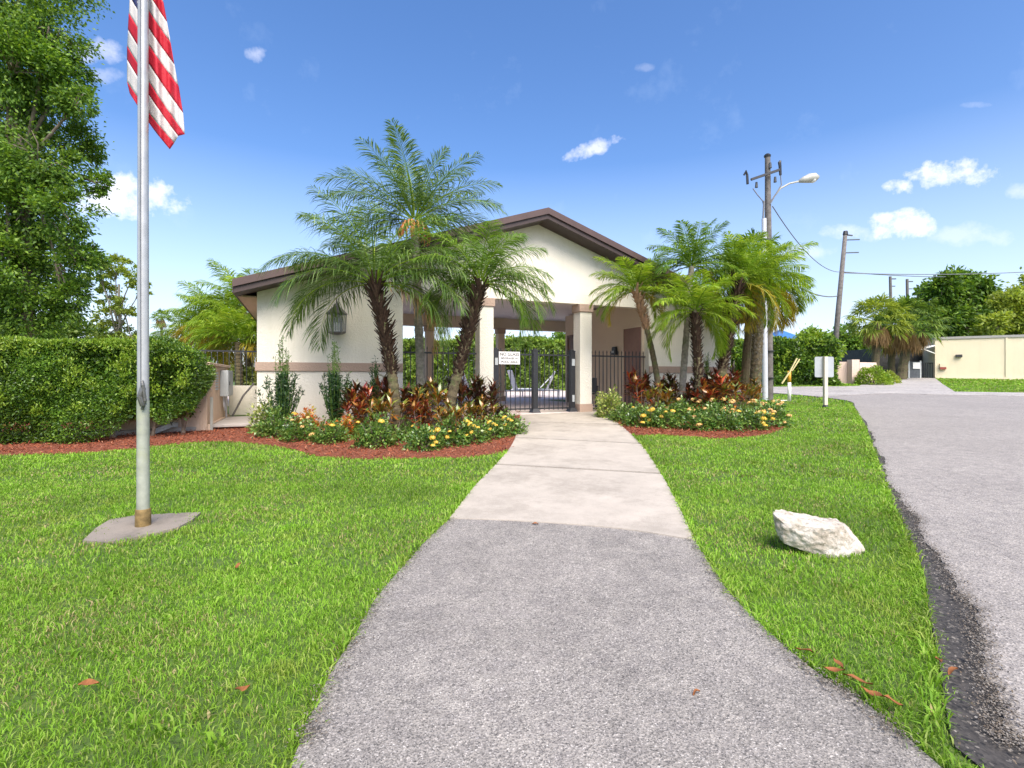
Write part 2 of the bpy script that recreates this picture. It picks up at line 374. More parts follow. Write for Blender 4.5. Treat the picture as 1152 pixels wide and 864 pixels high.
# extend asphalt behind the camera
aL = interp(gl(pathL)); aR = interp(gl(pathR)); jt = interp(gl(joint))
for q in (aL, aR):
    d = (q[0]-q[6]).normalized(); e = q[0]+d*4.5; e.z = plane_z(e.y); q.insert(0, e)
asp = aL+jt[1:-1]+aR[::-1]
def lift(pts, dz): return [Vector((p[0], p[1], p[2]+dz)) for p in pts]
m = MB(); m.sheet(lift(asp, 0.004), 0.05); structure(m.build('asphalt_path', 'path_asphalt'))
cL = interp(gl(conL), 8); cR = interp(gl(conR), 8)
con = cL+cR[::-1]+jt[::-1][1:-1]
m = MB(); m.sheet(lift(con, -0.002), 0.05); structure(m.build('path_joint_bed', 'old_asphalt'))
def slab(ia0, ia1, ib0, ib1, front=None):
    a = cL[ia0:ia1+1]; b = cR[ib0:ib1+1]
    bot = front if front else [a[0], b[0]]
    poly = bot[:-1]+b+[p for p in a[::-1]][:-1] if front else [a[0]]+b+a[::-1][:-1]
    return poly
cut = [(523, 534), (492.5, 500), (475, 479), (463, 461)]
def idx_at(line, py):
    best = min(range(len(line)), key=lambda i: abs(HY+F*(EYE-line[i].z)/line[i].y-py)); return best
iL = [0]+[idx_at(cL, c[0]) for c in cut]; iR = [0]+[idx_at(cR, c[1]) for c in cut]
iL[-1] = len(cL)-1; iR[-1] = len(cR)-1
slabs = MB()
for k in range(4):
    a = [p.copy() for p in cL[iL[k]:iL[k+1]+1]]; b = [p.copy() for p in cR[iR[k]:iR[k+1]+1]]
    gap = 0.036
    def shrink(ln, s0, s1):
        if s0: ln[0] = ln[0]+(ln[1]-ln[0]).normalized()*gap
        if s1: ln[-1] = ln[-1]+(ln[-2]-ln[-1]).normalized()*gap
    shrink(a, k > 0, k < 3); shrink(b, k > 0, k < 3)
    front = jt[1:-1] if k == 0 else []
    poly = [a[0]]+front+b+a[::-1][:-1]
    slabs.sheet(lift(poly, 0.012), 0.03)
structure(slabs.build('concrete_path', 'path_concrete'))

grassR = [(1075, 840), (1067, 815), (1057, 746), (1046, 692), (1038, 640), (1022, 602), (1005, 567), (996, 540), (984, 508), (973, 479), (961, 459), (955, 451.5), (921, 447), (872, 443), (820, 441)]
darkR = [(1150, 840), (1132, 815), (1121, 773), (1100, 730), (1089, 692), (1076, 656), (1051, 616), (1030, 586), (1014, 567), (1001, 540), (988, 508), (975, 479), (962.5, 459), (956, 451.5), (921, 446.6), (872, 442.6), (820, 440.6)]
gr = interp(gl(grassR)); dk = interp(gl(darkR))
far = gl([(820, 435.5), (870, 435.5), (950, 435), (985, 434), (1066, 441), (1152, 442), (1500, 447)])
near_pts = [Vector((30, -8, plane_z(-8))), Vector((2.2, -8, plane_z(-8)))]
road_poly_old = near_pts+gr+far
far_end = far[-1]
m = MB(); m.sheet(lift(road_poly_old, 0.0), 0.05); structure(m.build('road_base', 'old_asphalt'))
dk2 = []
for i, p in enumerate(dk):
    nx_ = dk[min(i+1, len(dk)-1)]; kk_ = 5 if p.y < 9 else 1
    for q_ in range(kk_):
        pp_ = p.lerp(nx_, q_/kk_); am = min(1, 9/max(1, p.y))
        j = (rnd.gauss(0, .006)+.012*math.sin(pp_.y*17)+.009*math.sin(pp_.y*41)+.03*math.sin(pp_.y*3.1)+.018*math.sin(pp_.y*7.7+1))*am if p.y < 12 else 0
        dk2.append(Vector((pp_.x+j, pp_.y, pp_.z)))
m = MB(); m.sheet(lift([near_pts[0], Vector((3.0, -8, plane_z(-8)))]+dk2+far, 0.007), 0.03); structure(m.build('road', 'road_asphalt'))
drv = gl([(962, 436.5), (975, 430.5), (1002, 425.5), (1052, 425.4), (1060, 432), (1078, 443.5)])
m = MB(); m.sheet(lift(drv, 0.017), 0.03); structure(m.build('driveway', 'far_road'))
# pale cross-road strip
st = gl([(820, 440.6), (820, 435.5), (870, 435.5), (950, 435), (985, 434), (1066, 441), (1152, 442.2), (1500, 447.2), (1500, 453), (1152, 446), (1060, 444.5), (1000, 443), (950, 445), (921, 446.5), (872, 442.5)])
m = MB(); m.sheet(lift(st, 0.020), 0.01); structure(m.build('cross_street', 'far_road'))

# mulch beds
mulL = [(-160, 522), (-60, 516), (0, 511.6), (78, 510), (146, 505), (182, 501), (224, 497), (260, 497), (304, 501), (332, 506), (358, 513), (393, 515), (430, 516), (485, 514.6), (527, 514), (555, 510), (567, 508)]
ml = interp(gl(mulL), 4)
edgeL = [p for p in cL if p.y > ml[-1].y]
backL = [B2W(-1.6, 0.02), B2W(-6.0, 0.02), B2W(-6.3, 0.6), B2W(-7.2, 1.0), Vector((-9, 11.0, 0)), Vector((-16, 10, 0))]
mulL_poly = ml+edgeL+backL
mulL_poly = [Vector((p.x, p.y, plane_z(p.y))) for p in mulL_poly]
mulR = [(712, 490), (740, 489), (775, 491), (809, 493), (853, 490), (875, 484), (885, 478), (882, 471), (872, 463), (862, 457)]
mr = interp(gl(mulR), 5)
edgeR = [p for p in cR if p.y > mr[0].y]
mulR_poly = mr+[B2W(7.4, 0.3), B2W(6.1, -0.02), B2W(1.6, -0.02)]+edgeR[::-1]
mulR_poly = [Vector((p.x, p.y, plane_z(p.y))) for p in mulR_poly]
m = MB(); m.sheet(lift(mulL_poly, 0.003), 0.02)
m.sheet(lift(mulR_poly, 0.003), 0.02); structure(m.build('mulch_ground', 'mulch_bed'))
padp = gl([(93, 609), (108, 595), (124, 585), (150, 581), (190, 578.5), (226, 577), (216, 586), (200, 594), (178, 600), (150, 606), (120, 611)])
m = MB(); m.sheet(lift(padp, 0.008), 0.05); pad = m.build('concrete_pad', 'pad_concrete')
tagit(pad, 'weathered grey concrete pad in the lawn around the foot of the flagpole', 'concrete pad')

# ------------------------------------------------------------------ point in polygon
def inside(px, py, poly):
    x = np.asarray(px); y = np.asarray(py); r = np.zeros(len(x), bool); n = len(poly)
    for i in range(n):
        x0, y0 = poly[i][0], poly[i][1]; x1, y1 = poly[(i+1) % n][0], poly[(i+1) % n][1]
        if y0 == y1: continue
        c = ((y0 > y) != (y1 > y)) & (x < (x1-x0)*(y-y0)/(y1-y0)+x0)
        r ^= c
    return r
def wobble(x, y):
    return 0.5*np.sin(x*2.1+1.3*np.sin(y*1.7))+0.5*np.sin(y*2.7+1.1*np.sin(x*1.9+2))
def lawn_mask(x, y, grow=0.02):
    j = rng.normal(size=(2, len(x)))*grow
    xx = x+j[0]; yy = y+j[1]
    ok = ~inside(xx, yy, asp) & ~inside(xx, yy, con) & ~inside(xx, yy, road_poly_old) & ~inside(xx, yy, mulL_poly) & ~inside(xx, yy, mulR_poly) & ~inside(x+j[0]*3, y+j[1]*2.5, padp)
    u, w = W2B(x, y)
    ok &= ~((w > -0.05) & (x < 6.6+(y-14.5)*.37))
    ok &= ~inside(x, y, drv)
    return ok
def blades(name, x, y, H, Wd, mat, lean=0.5):
    n = len(x); z = SL*(y-2)-0.01
    z = np.minimum(z, 1.23)
    a = rng.uniform(0, 2*np.pi, n); la = rng.uniform(0, 2*np.pi, n)
    side = np.stack([np.cos(a), np.sin(a), np.zeros(n)], 1)
    ln = rng.uniform(0.15, 1.0, n)*lean
    ld = np.stack([np.cos(la), np.sin(la), np.zeros(n)], 1)
    b = np.stack([x, y, z], 1); up = np.array([0, 0, 1.0])
    H = H[:, None]; Wd = Wd[:, None]; ln = ln[:, None]
    midp = b+up*H*0.6+ld*H*ln*0.35; tip = b+up*H*(1-0.35*ln)+ld*H*ln*1.1
    V = np.stack([b-side*Wd*.4, b+side*Wd*.4, midp+side*Wd*.5, midp-side*Wd*.5, tip], 1)
    k = np.arange(n)[:, None]*5
    Fc = np.concatenate([k+[0, 1, 2], k+[0, 2, 3], k+[3, 2, 4]], 1).reshape(-1, 3)
    return np_mesh(name, V.reshape(-1, 3), Fc, mat)
GX, GY, GH, GW = [], [], [], []
def scatter(y0, y1, dens, h, w):
    xm = 1.12*y1+0.8
    area = 2*xm*(y1-y0); n = int(area*dens)
    x = rng.uniform(-xm, xm, n); y = rng.uniform(y0, y1, n)
    k = np.abs(x) < 1.12*y+0.8; x, y = x[k], y[k]
    # clumpy density
    c = wobble(x*3.3, y*3.3)*0.5+wobble(x*9, y*9)*0.5
    k = rng.uniform(0, 1, len(x)) < 0.72+0.35*c; x, y = x[k], y[k]
    k = lawn_mask(x, y); x, y = x[k], y[k]
    hh = h*rng.uniform(0.55, 1.35, len(x))*(1+0.25*wobble(x*5, y*5)); ww = w*rng.uniform(0.6, 1.3, len(x))
    GX.append(x); GY.append(y); GH.append(hh); GW.append(ww)
scatter(0.8, 3.2, 15000, 0.030, 0.0042)
scatter(3.2, 5.5, 6500, 0.032, 0.0062)
scatter(5.5, 9.0, 2700, 0.034, 0.010)
scatter(9.0, 15.5, 950, 0.038, 0.017)
scatter(15.5, 26.0, 220, 0.05, 0.035)
scatter(26.0, 36.0, 70, 0.07, 0.09)
# weeds standing above the mown blades
for _ in range(170):
    wy = rnd.uniform(1.2, 7.5); wx = rnd.uniform(-1.1*wy-.4, 1.1*wy+.4); wn = rnd.randint(8, 22)
    ax_ = wx+rng.normal(size=wn)*.018; ay_ = wy+rng.normal(size=wn)*.018; kk = lawn_mask(ax_, ay_)
    GX.append(ax_[kk]); GY.append(ay_[kk]); GH.append(rng.uniform(.035, .06, kk.sum())); GW.append(rng.uniform(.007, .013, kk.sum()))
GX, GY, GH, GW = map(np.concatenate, (GX, GY, GH, GW))
drysel = rng.uniform(0, 1, len(GX)) < np.clip(0.05+0.16*wobble(GX*1.3+4, GY*1.3)+.10*wobble(GX*3.7, GY*4.1+2), 0.01, 0.45)
tagit(blades('lawn_grass', GX[~drysel], GY[~drysel], GH[~drysel], GW[~drysel], 'grass', 1.15), 'thick bright green lawn grass either side of the curved path', 'grass', kind='stuff')
tagit(blades('dry_grass_blades', GX[drysel], GY[drysel], GH[drysel]*.9, GW[drysel], 'dry_grass', 1.0), 'straw coloured dry blades scattered through the green lawn', 'grass', kind='stuff')
# longer overhanging blades along the edges of the asphalt
ex, ey = [], []
for ln, side in ((aL, -1), (aR, 1), (cL, -1), (cR, 1), (gr, -1)):
    for i in range(len(ln)-1):
        a, b = ln[i], ln[i+1]
        if b.y < 0.8 or a.y > 14: continue
        L_ = (b-a).length; n = int(L_*(260 if a.y < 5 else 110))
        t = rng.uniform(0, 1, n); o = np.abs(rng.normal(size=n))*(0.05 if ln is gr else 0.022)
        nrm = Vector((-(b-a).y, (b-a).x, 0)).normalized()
        sgn = 1 if ln is not aR and ln is not cR else -1
        x = a.x+(b.x-a.x)*t+nrm.x*o*sgn; y = a.y+(b.y-a.y)*t+nrm.y*o*sgn
        ex.append(x); ey.append(y)
ex = np.concatenate(ex); ey = np.concatenate(ey)
k = ~inside(ex, ey, mulL_poly) & ~inside(ex, ey, mulR_poly); ex, ey = ex[k], ey[k]
n = len(ex)
tagit(blades('edge_grass', ex, ey, 0.05*rng.uniform(0.6, 1.6, n), 0.006*rng.uniform(.7, 1.3, n)*np.clip(ey/3, 1, 3), 'grass', 1.3), 'longer grass blades flopping over the edges of the path and road', 'grass', kind='stuff')
gx_, gy_ = rng.uniform(1.5, 14, 60000), rng.uniform(.8, 14, 60000)
k = inside(gx_, gy_, road_poly_old) & ~inside(gx_+rng.normal(size=60000)*.03-.02, gy_, [(30, -8), (3.0, -8)]+[(p.x, p.y) for p in dk2]+[(p.x, p.y) for p in far])
g1x, g1y = gx_[k], gy_[k]
def along(ln, n, off, spread):
    i = rng.integers(0, len(ln)-1, n); t = rng.uniform(0, 1, n); A_x = np.array([p.x for p in ln]); A_y = np.array([p.y for p in ln])
    x = A_x[i]+(A_x[i+1]-A_x[i])*t+off+rng.normal(size=n)*spread; y = A_y[i]+(A_y[i+1]-A_y[i])*t+rng.normal(size=n)*spread; return x, y
e1 = along([p for p in aL if .8 < p.y < 9], 1500, .025, .03); e2 = along([p for p in aR if .8 < p.y < 9], 1500, -.025, .03); e3 = along([p for p in dk2 if .8 < p.y < 12], 9000, -.015, .035)
x = np.concatenate([g1x, e1[0], e2[0], e3[0]]); y = np.concatenate([g1y, e1[1], e2[1], e3[1]]); n = len(x)
k = y > .8; x, y = x[k], y[k]; n = len(x)
D = rdir(n); D[:, 2] *= .3; sz_ = rng.uniform(.004, .012, n)
tagit(leaves('grit', np.stack([x, y, SL*(y-2)+.012+rng.uniform(0, .006, n)], 1), D, rdir(n)*.6+[0, 0, 1], sz_, sz_*.8, 'grit', bend=-.2), 'loose grit and dry crumbs along the edges of the path and road', 'gravel', kind='stuff')
# mulch chips
def chips(poly, n):
    xs_ = [p[0] for p in poly]; ys_ = [p[1] for p in poly]
    x = rng.uniform(min(xs_), max(xs_), n); y = rng.uniform(min(ys_), max(ys_), n)
    k = inside(x+rng.normal(size=n)*.03, y+rng.normal(size=n)*.03, poly) & (np.abs(x) < 1.15*y+.5); return x[k], y[k]
c1 = chips(mulL_poly, 90000); c2 = chips(mulR_poly, 60000)
x = np.concatenate([c1[0], c2[0]]); y = np.concatenate([c1[1], c2[1]]); n = len(x)
D = rdir(n); D[:, 2] *= 0.35
tagit(leaves('mulch_chips', np.stack([x, y, SL*(y-2)+rng.uniform(0.004, 0.03, n)], 1), D, rdir(n)*.5+[0, 0, 1], rng.uniform(.02, .07, n), rng.uniform(.008, .02, n), 'mulch_chips', bend=.05),
      'loose red brown bark chips covering the planting beds', 'mulch', kind='stuff')

# ------------------------------------------------------------------ clubhouse
RZ = math.atan2(SA, CA)
bld = thing('pavilion', 'cream stucco pool pavilion with a low brown gable roof and open gated passage', 'building', (OX, OY, FL), RZ)
UL, UR, OL, OR, HB, APX, PIT = -6.08, 6.15, -3.25, 3.26, 2.70, 4.62, 0.333
def rz_(u): return APX-PIT*abs(u)
D_ = 6.45
BT = -0.45
fw = MB()
fw.prism_y([(UL, BT), (OL, BT), (OL, HB), (OR, HB), (OR, BT), (UR, BT), (UR, rz_(UR)), (0, APX), (UL, rz_(UL))], 0, 0.2)
fw.build('front_wall', 'stucco_cream', bld)
w_ = MB()
w_.box(UL, UL+.2, .202, D_-.002, BT, rz_(UL)-.05); w_.build('side_wall', 'stucco_cream', bld)
w_ = MB(); w_.box(UR-.2, UR, .202, D_-.002, BT, rz_(UR)-.05); w_.build('side_wall', 'stucco_cream', bld)
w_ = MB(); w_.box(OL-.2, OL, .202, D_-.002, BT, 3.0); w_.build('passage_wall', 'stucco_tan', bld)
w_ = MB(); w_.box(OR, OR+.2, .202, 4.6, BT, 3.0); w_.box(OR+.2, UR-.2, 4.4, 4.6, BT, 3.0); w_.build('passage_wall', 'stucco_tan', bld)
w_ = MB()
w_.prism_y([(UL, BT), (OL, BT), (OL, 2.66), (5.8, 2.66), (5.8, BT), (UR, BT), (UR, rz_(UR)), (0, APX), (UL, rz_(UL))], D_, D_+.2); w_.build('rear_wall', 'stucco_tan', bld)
w_ = MB(); w_.box(OL+.002, UR-.21, .203, D_-.003, 3.06, 3.12); w_.build('ceiling', 'ceiling_paint', bld)
w_ = MB(); w_.box(OL-.0, OR, -.05, 9.2, -.25, 0.0); 
w_.box(-12.0, 14.0, D_+.3, 22.0, -.25, -.004); dk_ = w_.build('pool_deck', 'deck_concrete', None); dk_.location = (OX, OY, FL); dk_.rotation_euler = (0, 0, RZ); structure(dk_)
# roof
for sgn in (-1, 1):
    ue = 6.42; t = 0.10
    z0 = APX+.16; ze = z0-PIT*ue
    r_ = MB()
    pts = [(0.0 if sgn < 0 else 0.0, z0), (sgn*ue, ze), (sgn*ue, ze-t), (0, z0-t)]
    r_.prism_y(pts, -.52, D_+.6); rf = r_.build('roof', 'shingles', bld)
    # rake fascia, two stepped boards, and soffit
    f1 = MB(); f1.prism_y([(0, z0+.015), (sgn*(ue+.02), ze+.012), (sgn*(ue+.02), ze-.13), (0, z0-.13)], -.56, -.522); f1.build('fascia', 'roof_trim', bld)
    f2 = MB(); f2.prism_y([(0, z0-.10), (sgn*ue, ze-.10), (sgn*ue, ze-.235), (0, z0-.235)], -.519, -.48); f2.build('fascia', 'roof_brown', bld)
    f3 = MB(); f3.prism_y([(0, z0-.20), (sgn*ue, ze-.20), (sgn*ue, ze-.23), (0, z0-.23)], -.478, -.003); f3.build('soffit', 'roof_brown', bld)
    f4 = MB(); f4.box(min(sgn*ue, sgn*(ue+.03)), max(sgn*ue, sgn*(ue+.03)), -.5, D_+.6, ze-.23, ze-.02); f4.build('fascia', 'roof_brown', bld)
    f5 = MB(); a_, b_ = sorted((sgn*(6.16 if sgn > 0 else 6.09), sgn*(ue-.002))); f5.box(a_, b_, -.002, D_+.5, ze-.225, ze-.2); f5.build('soffit', 'stucco_band', bld)
# bands
for a_, b_ in ((UL-.03, OL+.0), (OR, UR+.03)):
    w_ = MB(); w_.box(a_, b_, -.035, -.001, .985, 1.16); w_.build('trim_band', 'stucco_band', bld, bevel=.006)
w_ = MB(); w_.box(UL-.035, UL-.001, -.0, D_, .985, 1.16); w_.build('trim_band', 'stucco_band', bld, bevel=.006)
def column(u, w, mat='stucco_cream', s=.17, h=HB):
    c = MB(); c.box(u-s, u+s, w-s, w+s, .19, h-.2); c = c.build('column', mat, bld, bevel=.008)
    k_ = MB(); k_.box(u-s-.03, u+s+.03, w-s-.03, w+s+.03, h-.198, h-.003); k_.build('capital', 'stucco_band' if mat != 'stucco_cream' else 'stucco_band', c, bevel=.01)
    k_ = MB(); k_.box(u-s-.02, u+s+.02, w-s-.02, w+s+.02, -.02, .188); k_.build('plinth', 'stucco_band', c, bevel=.01)
column(-1.335, .13); column(1.31, .13)
column(-1.2, D_-.2, 'stucco_tan', .13, 2.66); column(1.45, D_-.2, 'stucco_tan', .13, 2.66)
def door(w0, w1, h, mat):
    d = MB(); d.box(OR-.035, OR-.001, w0, w1, .01, h); d = d.build('door', mat, bld)
    fr = MB(); fr.box(OR-.06, OR-.002, w0-.06, w0-.002, .0, h+.06); fr.box(OR-.06, OR-.002, w1+.002, w1+.06, .0, h+.06); fr.box(OR-.06, OR-.002, w0-.002, w1+.002, h+.002, h+.06); fr.build('frame', 'stucco_tan' if mat == 'door_brown' else 'door_dark', d)
    kn = MB(); kn.lathe((OR-.08, w1-.1, 1.0), [(0, -.03), (.03, -.02), (.03, .02), (0, .03)], 10); kn.build('handle', 'aged_brass', d)
door(.25, 1.08, 2.235, 'door_brown'); door(3.45, 4.33, 2.25, 'door_dark')
# ceiling light
t = thing('ceiling_light', 'white box light fixture on the ceiling of the gated passage', 'ceiling light', B2W(1.0, 2.7, 2.97), RZ)
m = MB(); m.box(-.6, .6, -.1, .1, .045, .088); m.build('housing', 'white_paint', t, bevel=.004)
m = MB(); m.box(-.58, .58, -.08, .08, -.01, .043, .0); m.build('diffuser', 'sign_white', t, bevel=.01)
# wall box by the door
t = thing('wall_box', 'black rounded box mounted high on the passage wall left of the door', 'wall box', B2W(OR-.001, 1.5, 1.52), RZ)
m = MB(); m.box(-.12, -.002, -.11, .11, 0, .24, .02); m.build('cover', 'black_metal', t, bevel=.02)
m = MB(); m.box(-.132, -.118, -.05, .05, .06, .12); m.build('front_plate', 'grey_box', t)

# ------------------------------------------------------------------ lantern
q = B2W(-4.62+.0, -.012, 0)
lx, lw = None, None
t = thing('wall_lantern', 'large aged metal wall lantern with clear glass panes between the two upright shrubs and palm', 'lantern', B2W(-4.62, -.002, 1.76), RZ)
lp = MB(); lp.box(-.07, .07, -.03, 0, .05, .45); lp.build('back_plate', 'aged_brass', t, bevel=.005)
lp = MB(); cy = -.22; lp.tube([(0, -.02, .40), (0, -.12, .46), (0, cy, .50)], .012, 8); lp.build('arm', 'aged_brass', t)
lp = MB(); n6 = 6
ring = [(math.cos(2*math.pi*(k+.5)/6), math.sin(2*math.pi*(k+.5)/6)) for k in range(6)]
r0, r1 = .165, .185
lp.lathe((0, cy, 0), [(.05, -.045), (.12, -.03), (r0+.01, 0), (r0+.01, .02), (.02, .022)], 6)
lp.lathe((0, cy, 0), [(r1+.02, .37), (r1+.02, .395), (.10, .50), (.06, .53), (.055, .57), (.02, .60), (.012, .66), (.003, .74)], 6)
for k in range(6):
    a = 2*math.pi*k/6
    lp.bar((r0*math.cos(a), cy+r0*math.sin(a), .01), (r1*math.cos(a), cy+r1*math.sin(a), .38), .016)
lp.build('cage', 'aged_brass', t)
lp = MB(); vs = [(r0*.97*math.cos(2*math.pi*k/6), cy+r0*.97*math.sin(2*math.pi*k/6), .025) for k in range(6)]+[(r1*.97*math.cos(2*math.pi*k/6), cy+r1*.97*math.sin(2*math.pi*k/6), .37) for k in range(6)]
lp.add(vs, [(k, (k+1) % 6, (k+1) % 6+6, k+6) for k in range(6)]); lp.build('glass_panes', 'lantern_glass', t)
for k in range(3):
    a = 2*math.pi*k/3+.5
    lp = MB(); lp.lathe((.05*math.cos(a), cy+.05*math.sin(a), .024), [(.025, 0), (.012, .03), (.012, .15), (.003, .19)], 8); lp.build('candle', 'sign_white', t)

# ------------------------------------------------------------------ fence panels and gates
def fence_panel(name, label, cat, u0, u1, w, z0=0.05, z1=1.41, tip=.14, sp=.118, z_ground=0.0, group=None):
    t = thing(name, label, cat, B2W(u0, w, z_ground), RZ, group)
    L_ = u1-u0
    r_ = MB(); r_.box(0, L_, -.017, .017, z1-.018, z1+.018); r_.build('rail', 'black_metal', t)
    r_ = MB(); r_.box(0, L_, -.017, .017, z0, z0+.036); r_.build('rail', 'black_metal', t)
    p_ = MB(); n = max(2, int(round(L_/sp))); 
    for i in range(n):
        x_ = (i+.5)*L_/n; p_.box(x_-.0085, x_+.0085, -.0085, .0085, z0-.02, z1+tip-.04)
        p_.add([(x_-.014, -.014, z1+tip-.05), (x_+.014, -.014, z1+tip-.05), (x_+.014, .014, z1+tip-.05), (x_-.014, .014, z1+tip-.05), (x_, 0, z1+tip+.02)], [(0, 1, 4), (1, 2, 4), (2, 3, 4), (3, 0, 4), (0, 3, 2, 1)])
    p_.build('pickets', 'black_metal', t)
    return t
fence_panel('fence_panel', 'black picket fence panel between the right column and the pavilion corner', 'fence', 1.52, 3.24, .13, group='black picket fence panels beside the gate')
fence_panel('fence_panel', 'black picket fence panel left of the gate behind the leaning palm trunks', 'fence', -3.24, -1.53, .13, group='black picket fence panels beside the gate')
def gate_post(u, label, s=.065):
    t = thing('gate_post', label, 'gate post', B2W(u, .13, 0), RZ, 'black posts of the pool gate')
    m = MB(); m.box(-s, s, -s, s, .10, 1.50); m.build('shaft', 'black_metal', t, bevel=.004)
    m = MB(); m.box(-s-.006, s+.006, -s-.006, s+.006, 1.503, 1.53); m.box(-s*.6, s*.6, -s*.6, s*.6, 1.53, 1.56); m.build('cap', 'black_metal', t, bevel=.004)
    m = MB(); m.box(-s-.05, s+.05, -s-.05, s+.05, -.0, .098, .045); m.build('base', 'black_metal', t)
    return t
gp = gate_post(-1.06, 'black square gate post beside the white pool rules sign')
m = MB(); m.box(-.035, .035, -.085, -.066, 1.15, 1.32); m.build('keypad', 'grey_box', gp)
gate_post(-.03, 'thick black centre post of the double gate with flared foot')
gp = gate_post(1.0, 'black gate post with grey latch box next to right column')
m = MB(); m.box(-.04, .04, -.085, -.066, 1.15, 1.32); m.build('latch_box', 'grey_box', gp)
m = MB(); m.box(-.03, .03, -.085, -.066, .25, .42); m.build('latch_box', 'grey_box', gp)
fence_panel('gate_leaf', 'left leaf of the black picket pool gate carrying the white sign', 'gate', -.985, -.105, .13, .08, group='leaves of the pool gate')
fence_panel('gate_leaf', 'right leaf of the black picket pool gate with loungers seen behind', 'gate', .045, .925, .13, .08, group='leaves of the pool gate')
# sign
def text_mesh(body, size, mat, parent, loc, rot, name, ext=.002, bold=False):
    cu = bpy.data.curves.new(name, 'FONT'); cu.body = body; cu.size = size; cu.extrude = ext; cu.align_x = 'CENTER'; cu.align_y = 'CENTER'
    if bold: cu.offset = size*.012
    tmp = bpy.data.objects.new('tmp', cu); COL.objects.link(tmp)
    dg = bpy.context.evaluated_depsgraph_get(); me = bpy.data.meshes.new_from_object(tmp.evaluated_get(dg))
    bpy.data.objects.remove(tmp); bpy.data.curves.remove(cu)
    me.materials.clear(); me.materials.append(MATS[mat])
    o = bpy.data.objects.new(name, me); COL.objects.link(o); o.parent = parent; o.location = loc; o.rotation_euler = rot
    return o
t = thing('pool_sign', 'white NO GLASS BEVERAGES IN POOL AREA sign on the left gate leaf', 'sign', B2W(-.715, .095, 1.17), RZ)
m = MB(); m.box(-.27, .27, -.008, 0, 0, .30); m.build('board', 'sign_white', t, bevel=.004)
for s_, zz, sz in (('NO GLASS', .235, .105), ('BEVERAGES IN', .14, .066), ('POOL AREA', .055, .08)):
    text_mesh(s_, sz, 'sign_ink', t, (0, -.010, zz), (math.pi/2, 0, 0), 'lettering', bold=True)

# ------------------------------------------------------------------ things behind the gate
def lounger(px, Y, rz, back, label):
    p = P(px, Y, 430); t = thing('sun_lounger', label, 'sun lounger', (p.x, p.y, FL), rz, 'white sun loungers on the pool deck')
    m = MB(); m.bar((-.9, -.3, .30), (1.0, -.3, .30), .05); m.bar((-.9, .3, .30), (1.0, .3, .30), .05); m.bar((1.0, -.3, .30), (1.0, .3, .30), .05); m.build('frame', 'white_plastic', t)
    m = MB(); m.box(-.25, .98, -.28, .28, .33, .36); m.build('seat', 'white_plastic', t)
    a = R(back); dx, dz = -math.cos(a)*.85, math.sin(a)*.85
    m = MB(); m.add([(-.27, -.28, .36), (-.27, .28, .36), (-.27+dx, .28, .36+dz), (-.27+dx, -.28, .36+dz)], [(0, 1, 2, 3)]);
    for v in ((-.30, -.28, .34), (-.30, .28, .34), (-.30+dx, .28, .34+dz), (-.30+dx, -.28, .34+dz)): m.v.append(v)
    m.f += [(7, 6, 5, 4), (0, 4, 5, 1), (1, 5, 6, 2), (2, 6, 7, 3), (3, 7, 4, 0)]
    m.build('backrest', 'white_plastic', t)
    for x_ in (-.8, .85):
        for y_ in (-.3, .3):
            m = MB(); m.bar((x_, y_, 0), (x_, y_, .28), .045); m.build('leg', 'white_plastic', t)
lounger(587, 21.5, .35, 72, 'white sun lounger with upright back, directly behind the left gate leaf')
lounger(600, 23.5, 3.1, 46, 'white sun lounger with half raised back seen edge on, behind the right gate leaf')
lounger(608, 22.2, 2.95, 66, 'white sun lounger with steep back seen edge on, farthest right behind the gate')
lounger(528, 21.5, .9, 65, 'white sun lounger seen left of the left column above the crotons')
# dark chair behind the right fence panel
p = B2W(1.95, .95); t = thing('patio_chair', 'black patio armchair behind the right fence panel', 'chair', (p.x, p.y, FL), RZ+2.6)
m = MB(); m.box(-.25, .25, -.25, .25, .40, .44); m.build('seat', 'black_metal', t, bevel=.01)
m = MB(); m.box(-.25, .25, .23, .27, .46, .85); m.build('backrest', 'black_metal', t, bevel=.01)
for sx in (-1, 1):
    for sy in (-1, 1):
        m = MB(); m.bar((sx*.24, sy*.24, 0), (sx*.24, sy*.24, .398), .035); m.build('leg', 'black_metal', t)
    m = MB(); m.bar((sx*.27, -.25, .62), (sx*.27, .25, .62), .04, .03); m.bar((sx*.27, -.23, .44), (sx*.27, -.23, .60), .03); m.build('armrest', 'black_metal', t)

# ------------------------------------------------------------------ equipment enclosure on the left
t = thing('equipment_enclosure', 'low tan stucco equipment enclosure between the hedge end and the pavilion', 'enclosure', B2W(-6.9, -.15, 0), RZ)
m = MB(); m.box(-1.7, 0, 0, 2.8, -.35, 1.08); m.build('wall', 'stucco_enclosure', t, bevel=.01)
m = MB(); m.box(-1.75, .05, -.05, 2.85, 1.083, 1.14); m.build('cap', 'stucco_enclosure', t, bevel=.01)
m = MB(); m.box(.002, .05, -.02, 2.82, -.35, -.02); m.build('plinth', 'stucco_enclosure', t, bevel=.01)
v = MB()
for k in range(7): v.box(.002, .012, .95, 1.3, .60+k*.055, .635+k*.055)
v.build('vent', 'grey_box', t)
t2 = thing('electrical_panel', 'grey metal electrical cabinet with conduit on the enclosure wall', 'electrical panel', B2W(-6.9, 1.4, .35), RZ)
m = MB(); m.box(.004, .16, 0, .75, .1, .66); m.build('cabinet', 'grey_box', t2, bevel=.006)
m = MB(); m.box(.162, .17, .03, .72, .13, .63); dd = m.build('door', 'grey_box', t2, bevel=.003)
m = MB(); m.box(.171, .185, .08, .11, .34, .42); m.build('handle', 'black_metal', dd)
